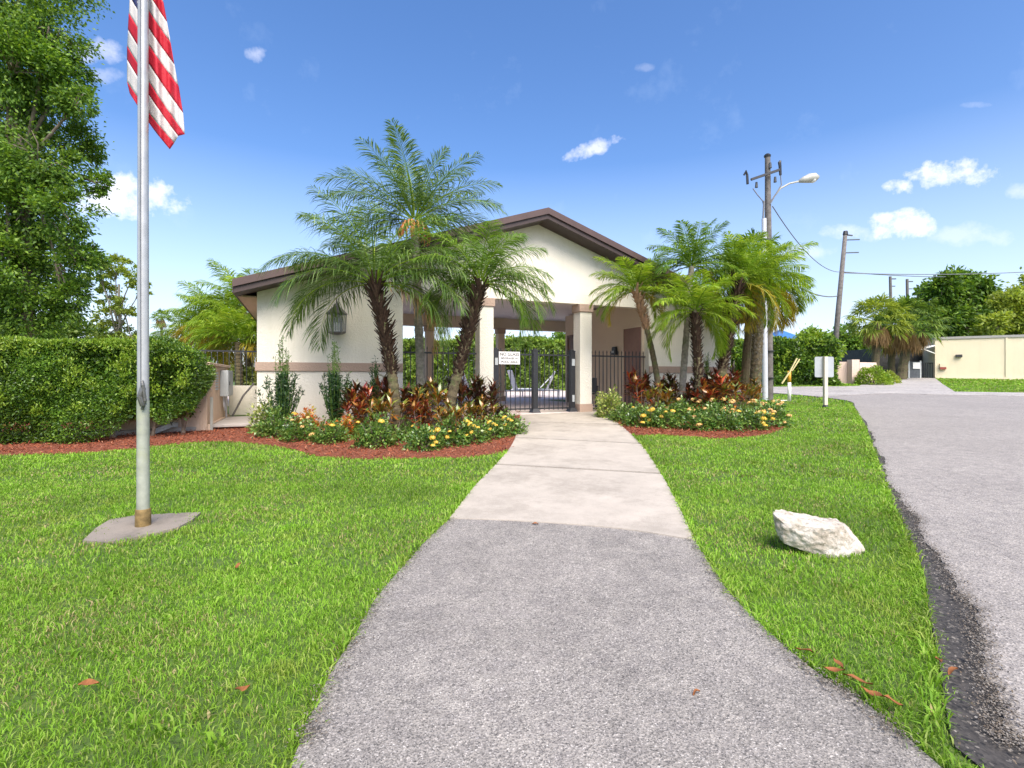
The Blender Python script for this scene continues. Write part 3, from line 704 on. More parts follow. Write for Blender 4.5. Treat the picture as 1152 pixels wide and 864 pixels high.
m = MB(); m.tube([(.05, .55, .098), (.05, .55, -.3), (.05, .6, -.65)], .022, 8); m.tube([(.05, .15, .098), (.06, .15, -.12), (.05, .3, -.22), (.05, .42, -.12), (.05, .45, .098)], .015, 8); m.build('conduit', 'conduit_grey', t2)
wl = MB(); wl.box(0, .80, 0, .15, -.3, .66); wl = wl.build('low_wall', 'stucco_cream', None, bevel=.01); wl.location = B2W(-6.89, 2.72, 0); wl.rotation_euler = (0, 0, RZ)
tagit(wl, 'low cream stucco wall closing the gap beside the pavilion corner', 'wall')
fence_panel('side_fence', 'black metal fence above the low wall left of the pavilion', 'fence', -10.5, -6.12, 3.4, .45, 1.52, .0, .13)
m = MB()
for k in range(3): m.box(.0, .8, k*.75, k*.75+.72, 0, .05)
o = m.build('paver_strip', 'paver_concrete', None, bevel=.008); o.location = B2W(-6.84, -.1, -.085); o.rotation_euler = (0, 0, RZ); structure(o)
t = MB(); t.tube([(0, 0, 0), (.2, .15, .45), (.42, .3, .75)], .022, 8); o = t.build('drain_pipe', 'pole_wood'); o.location = B2W(-6.75, 2.2, -.03); o.rotation_euler = (0, 0, RZ)
tagit(o, 'thin dark pipe leaning against the low wall by the paving', 'pipe')

# ------------------------------------------------------------------ foliage builders
def blob_leaves(centres, radii, n, L, W, flat=1.0, clump=.38, k=26):
    """leaves gathered in clumps around the blobs; returns P, D"""
    wts = np.array([r**2 for r in radii]); wts = wts/wts.sum()
    Ps, Ds = [], []
    for c, r, w in zip(centres, radii, wts):
        nn = int(n*w); kk = max(5, int(k))
        cd = rdir(kk)*(rng.uniform(.45, 1.0, kk)[:, None])*r; cd[:, 2] *= flat
        cid = rng.integers(0, kk, nn)
        off = rng.normal(size=(nn, 3))*r*clump*.5*rng.uniform(.5, 1.15, kk)[cid][:, None]; off[:, 2] *= .75
        p = np.array(c)+cd[cid]+off; Ps.append(p)
        d = unit(p-np.array(c))+rdir(nn)*.9; Ds.append(d)
    return np.concatenate(Ps), np.concatenate(Ds)
def tree(name, label, Y, blobs, trunk_px, base_py, top_py, tr, n, L, W, mat, group=None, clump=.38, cat='tree', depth=1.0, k=26, zb=None, bark='bark_grey', lean=0):
    """blobs: (px, py, radius px, dy metres)"""
    b = P(trunk_px, Y, base_py)
    if zb is not None: b.z = zb
    t = thing(name, label, cat, b, 0, group)
    cs = []; rs = []
    for q_ in blobs:
        dy = q_[3] if len(q_) > 3 else rnd.uniform(-.6, .6)
        yy = Y+dy; c = P(q_[0], yy, q_[1]); cs.append(tuple(c-b)); rs.append(q_[2]*yy/F)
    p, d = blob_leaves(cs, rs, n, L, W, 1.0, clump, k)
    nn = len(p)
    leaves('crown', p, d+np.array([0, 0, -.2]), rdir(nn)+[0, 0, .8], rng.uniform(.6, 1.3, nn)*L, rng.uniform(.7, 1.2, nn)*W, mat, t)
    top = P(trunk_px+lean, Y, top_py)-b
    tk = MB(); seg = 7; pts = []; rr = []
    for i in range(seg):
        s = i/(seg-1); pts.append(Vector((top.x*s+.15*tr*8*math.sin(s*5), .1*math.sin(s*4), top.z*s))); rr.append(tr*(1.15-.75*s))
    tk.tube(pts, rr, 10, jit=.06)
    for c, r in zip(cs, rs):
        c = Vector(c); s = rnd.uniform(.45, .9); st_ = pts[0].lerp(pts[-1], s)
        mid = st_.lerp(c, .5)+Vector((rnd.uniform(-.1, .1), rnd.uniform(-.1, .1), .12))*r
        tk.tube([st_, mid, c], [tr*.45, tr*.3, tr*.12], 6, jit=.05)
        for _ in range(5):
            e = c+Vector((rnd.gauss(0, 1), rnd.gauss(0, 1), rnd.gauss(0, .8))).normalized()*r*.85
            tk.tube([mid.lerp(c, .5), c.lerp(e, .5)+Vector((0, 0, .05*r)), e], [tr*.18, tr*.1, tr*.04], 5)
    tk.build('trunk', bark, t, smooth=True)
    return t

def frond_arrays(base, az, el, length, droop, n=36, ll=.42, lw=.022, twist=0.0, vee=.35):
    s = np.linspace(0, 1, n); ang = el-droop*s**1.35
    dz = np.sin(ang); dr = np.cos(ang); st = length/(n-1)
    r = np.concatenate([[0], np.cumsum((dr[1:]+dr[:-1])/2)*st]); z = np.concatenate([[0], np.cumsum((dz[1:]+dz[:-1])/2)*st])
    h = np.array([math.cos(az), math.sin(az), 0]); side = np.array([-math.sin(az), math.cos(az), 0]); up = np.array([0, 0, 1.])
    pts = np.array(base)+r[:, None]*h+z[:, None]*up+(s**2)[:, None]*side*twist
    T = unit(np.gradient(pts, axis=0)); Nn = unit(np.cross(np.broadcast_to(side, T.shape), T)); Nn = np.where(Nn[:, 2:3] < 0, -Nn, Nn) if False else np.cross(T, np.broadcast_to(side, T.shape))
    Nn = unit(Nn)
    m = s > .10; Ps, Ds, Us, Ls, Ws = [], [], [], [], []
    for sg in (-1, 1):
        k = m.sum(); ss = s[m]
        prof = np.sin(np.pi*np.clip(ss*.92+.06, 0, 1))**.55
        fwd = .45+.75*ss
        d = side*sg*1.0+T[m]*fwd[:, None]+Nn[m]*vee*rng.uniform(.2, 1.1, k)[:, None]+rng.normal(size=(k, 3))*.16-up*.12
        Ps.append(pts[m]); Ds.append(d); Us.append(Nn[m]+rng.normal(size=(k, 3))*.25)
        Ls.append(ll*prof*rng.uniform(.85, 1.1, k)); Ws.append(np.full(k, lw)*rng.uniform(.8, 1.15, k))
    return np.concatenate(Ps), np.concatenate(Ds), np.concatenate(Us), np.concatenate(Ls), np.concatenate(Ws), pts
def palm_leaflets(name, Pb, D, U, L, W, mat, parent, droop=.35):
    """six-cornered leaflets that hang at the tip"""
    n = len(Pb); D = unit(D); S = unit(np.cross(D, U)); g_ = np.array([0, 0, -1.])
    L = L[:, None]; W = W[:, None]; dr = (droop*rng.uniform(.5, 1.4, n))[:, None]
    a = Pb; m1 = Pb+D*L*.38+g_*L*dr*.12; m2 = Pb+D*L*.72+g_*L*dr*.42; tp = Pb+D*L*.97+g_*L*dr*.95
    V = np.stack([a, m1+S*W*.5, m1-S*W*.5, m2+S*W*.42, m2-S*W*.42, tp], 1)
    k = np.arange(n)[:, None]*6
    Fc = np.concatenate([k+[0, 1, 2], k+[2, 1, 3], k+[2, 3, 4], k+[4, 3, 5]], 1).reshape(-1, 3)
    return np_mesh(name, V.reshape(-1, 3), Fc, mat, parent)
def palm(name, label, Y, base_px, top_px, top_py, tr, flen, nf, mat, group, bark='bark_palm', boots=None, boot_mat='palm_boot', el=(-.5, 1.35), droop=(1.1, 1.9), ll=.42, lw=.017, yellow=0, fruit=False, zb=None, bend=0.0, boot_len=.07, leafdroop=.35, cat='palm tree', nleaf=80, brown=0):
    b = P(base_px, Y, 425); b.z = (gz(b.x, b.y) if zb is None else zb)-.02
    t = thing(name, label, cat, b, 0, group)
    top = P(top_px, Y, top_py)-b
    pts = []; rr = []; seg = 14
    for i in range(seg):
        s = i/(seg-1); pts.append(Vector((top.x*(s+bend*math.sin(s*math.pi)), 0, top.z*s))); rr.append(tr*(1.15-.25*s+.3*max(0, .12-s)))
    tk = MB(); 
    fine = []; fr_ = []
    for i in range(seg-1):
        for k in range(5):
            s = k/5; fine.append(pts[i].lerp(pts[i+1], s)); fr_.append((rr[i]*(1-s)+rr[i+1]*s)*(1+.06*math.sin((i*5+k)*1.9)))
    fine.append(pts[-1]); fr_.append(rr[-1])
    tk.tube(fine, fr_, 12, jit=.05); tk.build('trunk', bark, t)
    if boots:
        s0, s1 = boots; bt = MB(); nb = int((s1-s0)*pts[-1].z/.022)
        for i in range(nb):
            s = s0+(s1-s0)*i/max(1, nb-1); f_ = s*(seg-1); j = min(seg-2, int(f_)); c = pts[j].lerp(pts[j+1], f_-j)
            for k in range(4):
                a = i*2.4+k*math.pi/2+rnd.uniform(-.3, .3); o = Vector((math.cos(a), math.sin(a), 0))
                l_ = boot_len*rnd.uniform(.7, 1.6)*(.7+.7*(i/nb)); wd = .026*rnd.uniform(.8, 1.6)
                base = c+o*tr*.8; side = Vector((-o.y, o.x, 0))*wd
                tip = base+o*l_*.75+Vector((0, 0, l_*rnd.uniform(.4, 1.2)))
                dn = Vector((0, 0, -.03))
                bt.add([base-side, base+side, base+dn, tip+side*.5, tip-side*.5], [(0, 1, 3, 4), (1, 2, 3), (2, 0, 4), (2, 4, 3)])
        bt.build('leaf_bases', boot_mat, t)
    crown = top; allA = {'g': [], 'y': [], 'b': []}; rach = MB()
    ga = 2.39996
    for i in range(nf):
        f_ = (i+.5)/nf; e = el[0]+(el[1]-el[0])*(f_**.8)+rnd.uniform(-.08, .08)
        az = i*ga+rnd.uniform(-.25, .25); dr = droop[1]+(droop[0]-droop[1])*f_+rnd.uniform(-.15, .15)
        ln = flen*rnd.uniform(.86, 1.08)*(1 if f_ < .85 else .85)
        if math.sin(az) < -.45 and f_ < .62: az = (-.35 if math.cos(az) > 0 else math.pi+.35)+rnd.uniform(-.25, .35)
        if math.sin(az) > .5 and f_ < .5: az = (.3 if math.cos(az) > 0 else math.pi-.3)+rnd.uniform(-.25, .25)
        A = frond_arrays(tuple(crown+Vector((math.cos(az)*tr*.5, math.sin(az)*tr*.5, .12*f_))), az, e, ln, dr, nleaf, ll, lw, rnd.uniform(-.25, .25))
        key = 'b' if i < brown else ('y' if i < brown+yellow else 'g'); allA[key].append(A[:5])
        pp = A[5][::4]; rach.tube([Vector(p) for p in pp], [max(.003, .014*(1-.85*q/(len(pp)-1)))*max(1, flen/1.8) for q in range(len(pp))], 4, cap=False)
    rach.build('leaf_stalks', 'palm_lime', t)
    for key, mt, nm in (('g', mat, 'crown'), ('y', 'palm_yellow', 'yellowing_fronds'), ('b', 'palm_brown', 'dead_fronds')):
        if allA[key]:
            cat_ = [np.concatenate([a[j] for a in allA[key]]) for j in range(5)]
            palm_leaflets(nm, *cat_, mt, t, leafdroop)
    if fruit:
        fm = MB()
        for i in range(26):
            a = rnd.uniform(0, 6.28); o = Vector((math.cos(a), math.sin(a), 0)); l_ = rnd.uniform(.22, .4)
            s_ = crown+o*.07+Vector((0, 0, -.05))
            fm.tube([s_, s_+o*l_*.45+Vector((0, 0, .02)), s_+o*l_*.75+Vector((0, 0, -l_*.5)), s_+o*l_*.7+Vector((0, 0, -l_*.9))], [.018, .02, .018, .008], 6, jit=.2)
        fm.build('flower_stalks', 'palm_fruit', t)
    return t
GL_, GR_ = 'date palms in the left planting bed', 'palms in the right planting bed'
palm('date_palm', 'leaning pygmy date palm with shaggy dark trunk just right of the lantern', 9.0, 449, 421, 320, .085, 1.95, 30, 'palm_bluegreen', GL_, boots=(.40, .99), boot_len=.14, bend=-.12, el=(-.12, 1.35), droop=(.9, 1.75), brown=1, nleaf=84, ll=.52, lw=.0145, leafdroop=.55)
palm('date_palm', 'tallest slender palm with orange flower stalks, rising above the pavilion roof', 9.9, 476, 466, 250, .080, 1.85, 30, 'palm_bluegreen', GL_, bark='bark_palm_grey', boots=(.06, .9), boot_mat='bark_palm_grey', boot_len=.03, fruit=True, el=(-.15, 1.45), droop=(.55, 1.35), ll=.50, lw=.0145, nleaf=84)
palm('date_palm', 'date palm leaning right with its crown in front of the left column', 8.9, 497, 541, 320, .085, 1.36, 28, 'palm_green', GL_, boots=(.40, .99), boot_len=.11, el=(-.35, 1.35), droop=(.9, 1.7), ll=.44, lw=.0145, nleaf=76, leafdroop=.5)
palm('date_palm', 'small bright green palm with curved bare trunk in front of the passage fence', 11.6, 745, 715, 328, .062, 1.12, 22, 'palm_lime', GR_, boots=(.7, .99), boot_len=.10, boot_mat='palm_boot_tan', el=(-.4, 1.3), droop=(.9, 1.7), ll=.34, bend=-.15, yellow=2)
palm('date_palm', 'short palm with low bushy crown in the middle of the right bed', 11.0, 788, 782, 352, .085, 1.2, 24, 'palm_lime', GR_, boots=(.3, .98), boot_len=.08, el=(-.75, 1.3), droop=(.8, 1.6), ll=.36)
palm('date_palm', 'taller grey stemmed palm behind the short bushy palm', 11.6, 765, 778, 300, .070, 1.25, 22, 'palm_green', GR_, bark='bark_palm_grey', el=(-.4, 1.4), droop=(.7, 1.6), ll=.38, yellow=2)
palm('date_palm', 'palm with thick dark shaggy trunk leaning right near the pavilion corner', 11.9, 803, 830, 318, .10, 1.35, 26, 'palm_lime', GR_, boots=(.35, .99), boot_len=.16, el=(-.6, 1.4), droop=(.8, 1.7), ll=.42, yellow=3)
palm('queen_palm', 'stout straight palm with yellowing fronds beside the utility pole', 12.9, 848, 856, 318, .125, 1.35, 34, 'palm_lime', GR_, bark='bark_palm', boots=(.05, .95), boot_len=.05, boot_mat='bark_palm_grey', el=(-.8, 1.35), droop=(.8, 1.7), ll=.48, lw=.02, yellow=7, leafdroop=.5)
# palms behind the enclosure
GB = 'yellow green palms behind the hedge and enclosure'
palm('queen_palm', 'yellow green palm reaching up beside the left eave of the pavilion', 15.5, 282, 279, 352, .12, 1.9, 34, 'palm_lime', GB, el=(-.7, 1.4), droop=(.8, 1.7), ll=.62, lw=.024, yellow=7, zb=.3, nleaf=70, leafdroop=.5)
palm('queen_palm', 'yellowing palm standing left of the one at the eave', 16.5, 250, 250, 370, .11, 1.9, 34, 'palm_lime', GB, el=(-.6, 1.4), droop=(.8, 1.7), ll=.62, lw=.024, yellow=13, zb=.3, nleaf=70, leafdroop=.5)
palm('queen_palm', 'low bushy palm farthest left of the palms behind the enclosure', 17.5, 222, 224, 384, .10, 1.5, 30, 'palm_green', GB, el=(-.4, 1.4), droop=(.8, 1.6), ll=.6, lw=.024, yellow=3, zb=.3, nleaf=60)
palm('queen_palm', 'low green palm filling the gap between the side fence and the pavilion', 14.2, 270, 268, 385, .10, 1.3, 30, 'palm_lime', GB, el=(-.5, 1.4), droop=(.8, 1.7), ll=.5, lw=.024, yellow=6, zb=.3, nleaf=60)

def fan_palm(name, label, Y, base_px, base_z, top_px, top_py, tr, rad, nf, mat, group=None, leafr=.9, brown=10, boots=True):
    b = P(base_px, Y, 425); b.z = base_z
    t = thing(name, label, 'palm tree', b, 0, group); top = P(top_px, Y, top_py)-b
    tk = MB(); pts = [Vector((top.x*s, .05*math.sin(s*6), top.z*s)) for s in np.linspace(0, 1, 16)]
    tk.tube(pts, [tr*(1.2-.2*i/15+.06*math.sin(i*2.5)) for i in range(16)], 10, jit=.12); tk.build('trunk', 'bark_palm', t)
    sets = {'g': [[], [], [], [], []], 'b': [[], [], [], [], []]}; st_ = MB()
    for i in range(nf):
        f_ = (i+.5)/nf; e = -1.15+2.5*f_+rnd.uniform(-.1, .1); az = i*2.39996+rnd.uniform(-.3, .3)
        d = Vector((math.cos(az)*math.cos(e), math.sin(az)*math.cos(e), math.sin(e)))
        pl = (rad-leafr*.8)*rnd.uniform(.8, 1.1) if i >= brown else rad*.35
        hub = top+d*pl; st_.tube([top, hub], [.02, .012], 4, cap=False)
        side = Vector((-math.sin(az), math.cos(az), 0)); n_ = 24
        key = 'b' if i < brown else 'g'; S = sets[key]
        aa = np.linspace(-1.75, 1.75, n_)
        dd = np.outer(np.cos(aa), np.array(d))+np.outer(np.sin(aa), np.array(side))+rng.normal(size=(n_, 3))*.08
        if key == 'b': dd = dd*.6+np.array([0, 0, -1.])
        S[0].append(np.tile(np.array(hub), (n_, 1))); S[1].append(dd); S[2].append(np.tile(np.array(d.cross(side)), (n_, 1))+rng.normal(size=(n_, 3))*.3)
        S[3].append(leafr*rng.uniform(.8, 1.05, n_)*(1-.2*np.abs(aa)/1.75)); S[4].append(np.full(n_, leafr*.075))
    st_.build('leaf_stalks', 'palm_green', t)
    for key, mt, nm in (('g', mat, 'crown'), ('b', 'palm_brown', 'dead_fronds')):
        if sets[key][0]:
            palm_leaflets(nm, *[np.concatenate(a) for a in sets[key]], mt, t, .5)
    return t
GS = 'cabbage palms by the far driveway'
fan_palm('cabbage_palm', 'cabbage palm with leaning red brown trunk at the driveway gate', 33, 1014, 1.13, 1024, 366, .24, 2.3, 84, 'tree_leaf_mid', GS, .95, 26)
fan_palm('cabbage_palm', 'shorter cabbage palm left of the one at the driveway gate', 32, 985, 1.05, 987, 362, .2, 2.0, 70, 'tree_leaf_olive', GS, .9, 18)
fan_palm('cabbage_palm', 'cabbage palm crown standing behind the two front ones', 36, 1003, 1.2, 1004, 374, .2, 2.0, 60, 'tree_leaf_olive', GS, .9, 8)
fan_palm('fan_palm', 'tiny distant fan palm on a thin stem above the hedge right of the flagpole', 60, 183, .3, 182, 357, .14, 1.35, 26, 'tree_leaf_mid', None, .8, 8)
fan_palm('fan_palm', 'fan palm whose stiff leaves stick up beside the utility pole', 13.6, 838, .42, 846, 290, .10, .95, 24, 'palm_green', GR_, .5, 0)

# big trees -------------------------------------------------
tree('oak_tree', 'tall dark green tree at the left edge behind the hedge', 17,
     [(20, -20, 60, 0), (55, 30, 34, -.5), (-30, 20, 60, .5), (20, 70, 45, -1), (72, 80, 26, 0), (88, 115, 20, -.5), (40, 115, 36, 1), (-20, 120, 60, 0), (85, 165, 24, .5), (108, 205, 15, 0), (50, 180, 36, -.8), (0, 190, 40, .5), (30, 235, 42, 0), (75, 240, 28, -1), (-30, 260, 60, 0), (92, 290, 22, -.5), (55, 295, 36, 1), (10, 305, 40, -.7), (78, 335, 24, 0), (35, 345, 36, 0), (-25, 350, 50, 0)],
     22, 440, 60, .19, 135000, .135, .07, 'oak_leaf', clump=.50, k=22, zb=.2)
tree('thin_tree', 'thin pale branching tree with sparse leaves just left of the flagpole', 26,
     [(110, 305, 13), (130, 298, 14), (150, 310, 11), (160, 325, 9), (120, 330, 12), (140, 345, 11), (122, 358, 13), (138, 378, 14), (116, 385, 15), (150, 390, 12)],
     128, 440, 320, .11, 8500, .17, .085, 'tree_leaf_olive', clump=.36, k=14, zb=.3, bark='bark_palm_grey', lean=10)
tree('background_tree', 'bushy tree showing above the hedge between oak and flagpole', 30, [(60, 385, 24), (95, 382, 20), (25, 380, 28), (125, 402, 9), (160, 404, 8), (-10, 380, 30)], 60, 430, 390, .2, 14000, .28, .14, 'tree_leaf_mid', clump=.5, zb=.3)
tree('broad_tree', 'rounded dark green tree above the roofline of the yellow wall', 48, [(1075, 340, 26, 0), (1045, 342, 18, 1), (1060, 322, 16, -1), (1095, 325, 18, 0), (1108, 348, 18, 1), (1060, 365, 24, 0), (1090, 372, 24, -1), (1115, 375, 18, 0), (1035, 370, 14, 0), (1078, 315, 13, 0)], 1078, 425, 340, .45, 26000, .42, .21, 'oak_leaf', clump=.45, zb=1.1)
tree('spreading_tree', 'pale olive tree spreading in from the right edge behind the yellow wall', 42, [(1140, 350, 22, 0), (1165, 335, 26, 0), (1118, 365, 14, -1), (1140, 380, 14, 0), (1170, 370, 26, 1), (1125, 345, 10, 0), (1108, 378, 9, 0)], 1165, 425, 350, .3, 20000, .32, .16, 'tree_leaf_olive', clump=.45, zb=1.1)
tree('driveway_tree', 'dark shady tree mass behind the cabbage palms', 44, [(1000, 395, 22, 0), (1030, 390, 24, 0), (970, 395, 20, 0), (985, 385, 18, 0), (1048, 400, 14, 0), (960, 385, 18), (948, 378, 14), (1015, 408, 20)], 1030, 425, 400, .3, 16000, .34, .17, 'oak_leaf', clump=.5, zb=1.1)

# hedges ----------------------------------------------------
def hedge(name, label, a, b, depth, hgt, zb, n, L, W, mat, newmat_=None, nn=0, cat='hedge', rag=.06, open_bottom=None, lump=.1):
    """a, b front-bottom ends (world xy); grows away from the camera side"""
    a = Vector((a[0], a[1], 0)); b = Vector((b[0], b[1], 0)); d = b-a; LL = d.length; d.normalize(); nrm = Vector((-d.y, d.x, 0))
    t = thing(name, label, cat, (a.x, a.y, zb), math.atan2(d.y, d.x))
    def surf(n_):
        area = np.array([LL*hgt, LL*hgt*.35, LL*depth*.8, depth*hgt, depth*hgt]); f = rng.choice(5, n_, p=area/area.sum())
        u = rng.uniform(0, 1, n_); v_ = rng.uniform(0, 1, n_)
        inn = np.abs(rng.normal(size=n_))*.09
        x_ = np.where(f == 3, 0+inn, np.where(f == 4, LL-inn, u*LL)); 
        y_ = np.where(f == 0, inn, np.where(f == 1, depth-inn, np.where(f == 2, v_*depth, u*depth)))
        z_ = np.where(f == 2, hgt-inn, v_*hgt)
        nx_ = np.where(f == 3, -1., np.where(f == 4, 1., 0.)); ny_ = np.where(f == 0, -1., np.where(f == 1, 1., 0.)); nz_ = np.where(f == 2, 1., 0.)
        lu = lump*(np.sin(x_*2.3+z_*3)+np.sin(x_*5.1-z_*4.3+y_*3)*.7)
        p_ = np.stack([x_+nx_*lu, y_+ny_*lu, z_+nz_*lu*.4], 1)
        # round the ends and the top edge
        e = np.clip(1-(LL-p_[:, 0])/.5, 0, 1); p_[:, 2] *= 1-.10*e**2
        return p_, np.stack([nx_, ny_, nz_], 1)
    p_, nv = surf(n)
    if open_bottom:
        x0, zc = open_bottom; lim = zc*np.clip((p_[:, 0]-x0)/.5, 0, 1)*(1+.35*np.sin(p_[:, 0]*9)); k_ = p_[:, 2] > lim; p_, nv = p_[k_], nv[k_]
    m_ = len(p_); dd = nv*.7+rdir(m_)+np.array([0, 0, .35])
    leaves('foliage', p_, dd, rdir(m_)+[0, 0, .6], rng.uniform(.6, 1.3, m_)*L, rng.uniform(.7, 1.2, m_)*W, mat, t)
    if nn:
        x_ = rng.uniform(0, LL, nn); y_ = rng.uniform(-.05, depth, nn); z_ = hgt*(1-.10*np.clip(1-(LL-x_)/.5, 0, 1)**2)-np.abs(rng.normal(size=nn))*.07+rag*np.sin(x_*7)*np.sin(x_*3.3)*.5
        # sprigs of new growth on the face too
        k_ = rng.uniform(0, 1, nn) < .16; ks = k_.sum()
        cx_ = rng.uniform(0, LL, 70); cz_ = rng.uniform(.25, 1, 70)*hgt; ci = rng.integers(0, 70, ks)
        x_[k_] = cx_[ci]+rng.normal(size=ks)*.06; z_[k_] = cz_[ci]+rng.normal(size=ks)*.05; y_[k_] = -.10-np.abs(rng.normal(size=ks))*.03-lump*.5
        leaves('new_growth', np.stack([x_, y_, z_], 1), rdir(nn)*.8+[0, -.2, .9], rdir(nn), rng.uniform(.6, 1.2, nn)*L, rng.uniform(.7, 1.1, nn)*W, newmat_, t)
    st_ = MB(); k_ = max(4, int(LL/.45))
    for i in range(k_):
        x_ = (i+.5)*LL/k_+rnd.uniform(-.1, .1)
        for j in range(3):
            st_.tube([(x_+rnd.uniform(-.05, .05), depth*.45, -.05), (x_+rnd.uniform(-.12, .12), depth*.45+rnd.uniform(-.1, .1), hgt*.35), (x_+rnd.uniform(-.25, .25), depth*.5+rnd.uniform(-.25, .25), hgt*.8)], [.03, .022, .01], 6, jit=.1)
    st_.build('stems', 'bark_grey', t)
    # branches fill the inside
    q_ = np.stack([rng.uniform(.1, LL-.1, n//4), rng.uniform(.15, depth-.1, n//4), rng.uniform(.2, .95, n//4)*hgt], 1)
    if open_bottom:
        lim = zc*np.clip((q_[:, 0]-x0)/.5, 0, 1); q_ = q_[q_[:, 2] > lim]
    m_ = len(q_); leaves('inner_foliage', q_, rdir(m_), rdir(m_), L*1.5, W*2.0, mat, t)
    return t
fa = G(-230, 516); fb = G(243, 492)
hedge('clipped_hedge', 'thick clipped green hedge along the left lawn behind the flagpole', (fa.x, fa.y+.12), (fb.x-.42, fb.y+.02), 1.0, 1.62, .23, 110000, .054, .021, 'hedge_leaf', 'hedge_new', 30000, open_bottom=(3.1, .34), lump=.13)
# hedge beyond the crossing street
h1 = P(800, 26, 430); h2 = P(943, 25.4, 430)
hedge('street_hedge', 'tall dense green hedge across the street behind the utility pole', (h1.x, h1.y), (h2.x, h2.y), 2, 2.35, .83, 26000, .17, .085, 'hedge_leaf', 'hedge_new', 3000, lump=.22)
tree('hedge_tree', 'light green bushy tree rising out of the street hedge', 26.5, [(915, 385, 15, 0), (900, 392, 12, 0), (935, 388, 12, 0), (925, 400, 14, 0), (880, 395, 9, 0)], 915, 434, 400, .1, 9000, .20, .10, 'hedge_new', clump=.5, zb=.85)
# planting behind the pool
h1 = P(380, 29, 430); h2 = P(600, 33, 430)
hedge('pool_hedge', 'loose green screen of shrubs beyond the pool deck, left half', (h1.x, h1.y), (h2.x, h2.y), 2, 3.1, .38, 22000, .22, .10, 'tree_leaf_mid', 'hedge_new', 3500, lump=.3)
h1 = P(590, 31, 430); h2 = P(665, 36, 430)
hedge('pool_hedge', 'loose green screen of shrubs beyond the pool deck, right half', (h1.x, h1.y), (h2.x, h2.y), 2, 3.3, .38, 14000, .22, .10, 'tree_leaf_mid', 'hedge_new', 2500, lump=.3)
tree('pool_tree', 'dark green tree beyond the pool seen at the right of the passage', 38, [(632, 388, 16, 0), (648, 395, 18, 0), (622, 402, 14, 0), (655, 380, 12, 0)], 640, 435, 400, .15, 8000, .28, .14, 'oak_leaf', clump=.5, zb=.38)
tree('pool_tree', 'pale feathery tree beyond the pool seen behind the leaning palm', 36, [(530, 385, 14, 0), (505, 395, 12, 0), (550, 390, 14, 0), (575, 392, 12, 0), (600, 392, 12, 0), (462, 398, 12, 0)], 530, 435, 400, .12, 9000, .26, .12, 'tree_leaf_olive', clump=.5, zb=.38)
# planting behind the side fence
tree('garden_shrub', 'variegated yellow green shrub behind the side fence left of the pavilion', 14.5, [(283, 425, 10, 0), (268, 420, 9, 0), (278, 440, 8, 0)], 278, 455, 430, .03, 2600, .09, .05, 'variegated_leaf', clump=.5, cat='shrub', zb=.33)

# ------------------------------------------------------------------ bed plants
def croton(mat, seed, h=.86, spread=.38, stems=11):
    r_ = np.random.default_rng(seed); Pb, Dd, Uu, Ll, Ww = [], [], [], [], []; st_ = MB()
    for s in range(stems):
        a = r_.uniform(0, 6.28); rr = spread*math.sqrt(r_.uniform(0, 1)); hx, hy = rr*math.cos(a), rr*math.sin(a); hz = h*r_.uniform(.55, .95)
        st_.tube([(hx*.15, hy*.15, -.03), (hx*.7, hy*.7, hz*.5), (hx, hy, hz)], [.014, .010, .006], 5)
        m_ = int(r_.integers(26, 40))
        zz = hz-r_.uniform(0, 1, m_)**1.6*h*.42; aa = np.arange(m_)*2.4+r_.uniform(0, 1, m_)
        el = np.clip(1.1-(hz-zz)/(h*.42)*1.25, -.3, 1.2)+r_.normal(size=m_)*.15
        d = np.stack([np.cos(aa)*np.cos(el), np.sin(aa)*np.cos(el), np.sin(el)], 1)
        Pb.append(np.stack([np.full(m_, hx), np.full(m_, hy), zz], 1)); Dd.append(d); Uu.append(np.tile([0, 0, 1.], (m_, 1))+r_.normal(size=(m_, 3))*.2)
        Ll.append(r_.uniform(.15, .27, m_)); Ww.append(r_.uniform(.035, .06, m_))
    return [np.concatenate(q) for q in (Pb, Dd, Uu, Ll, Ww)], st_
def croton_proto(mat, seed, label, **kw):
    A, st_ = croton(mat, seed, **kw); t = thing('croton', label, 'croton', (0, 0, 0)); leaves('foliage', *A, mat, t, bend=.28, mid=.5); st_.build('stem', 'bark_grey', t); return t
def flower_ball(mat, seed):
    r_ = np.random.default_rng(seed); n = 60; d = unit(r_.normal(size=(n, 3))); d[:, 2] = np.abs(d[:, 2])*.8; d = unit(d)
    p = d*np.array([.045, .045, .03]); side = unit(np.cross(d, r_.normal(size=(n, 3))))
    Pm = p-side*.012
    return leaves('flower', Pm, side+d*.1, d, .026, .020, mat, None, bend=-.1, mid=.5)
fb_y = flower_ball('petal_yellow', 3); fb_p = flower_ball('petal_peach', 4)
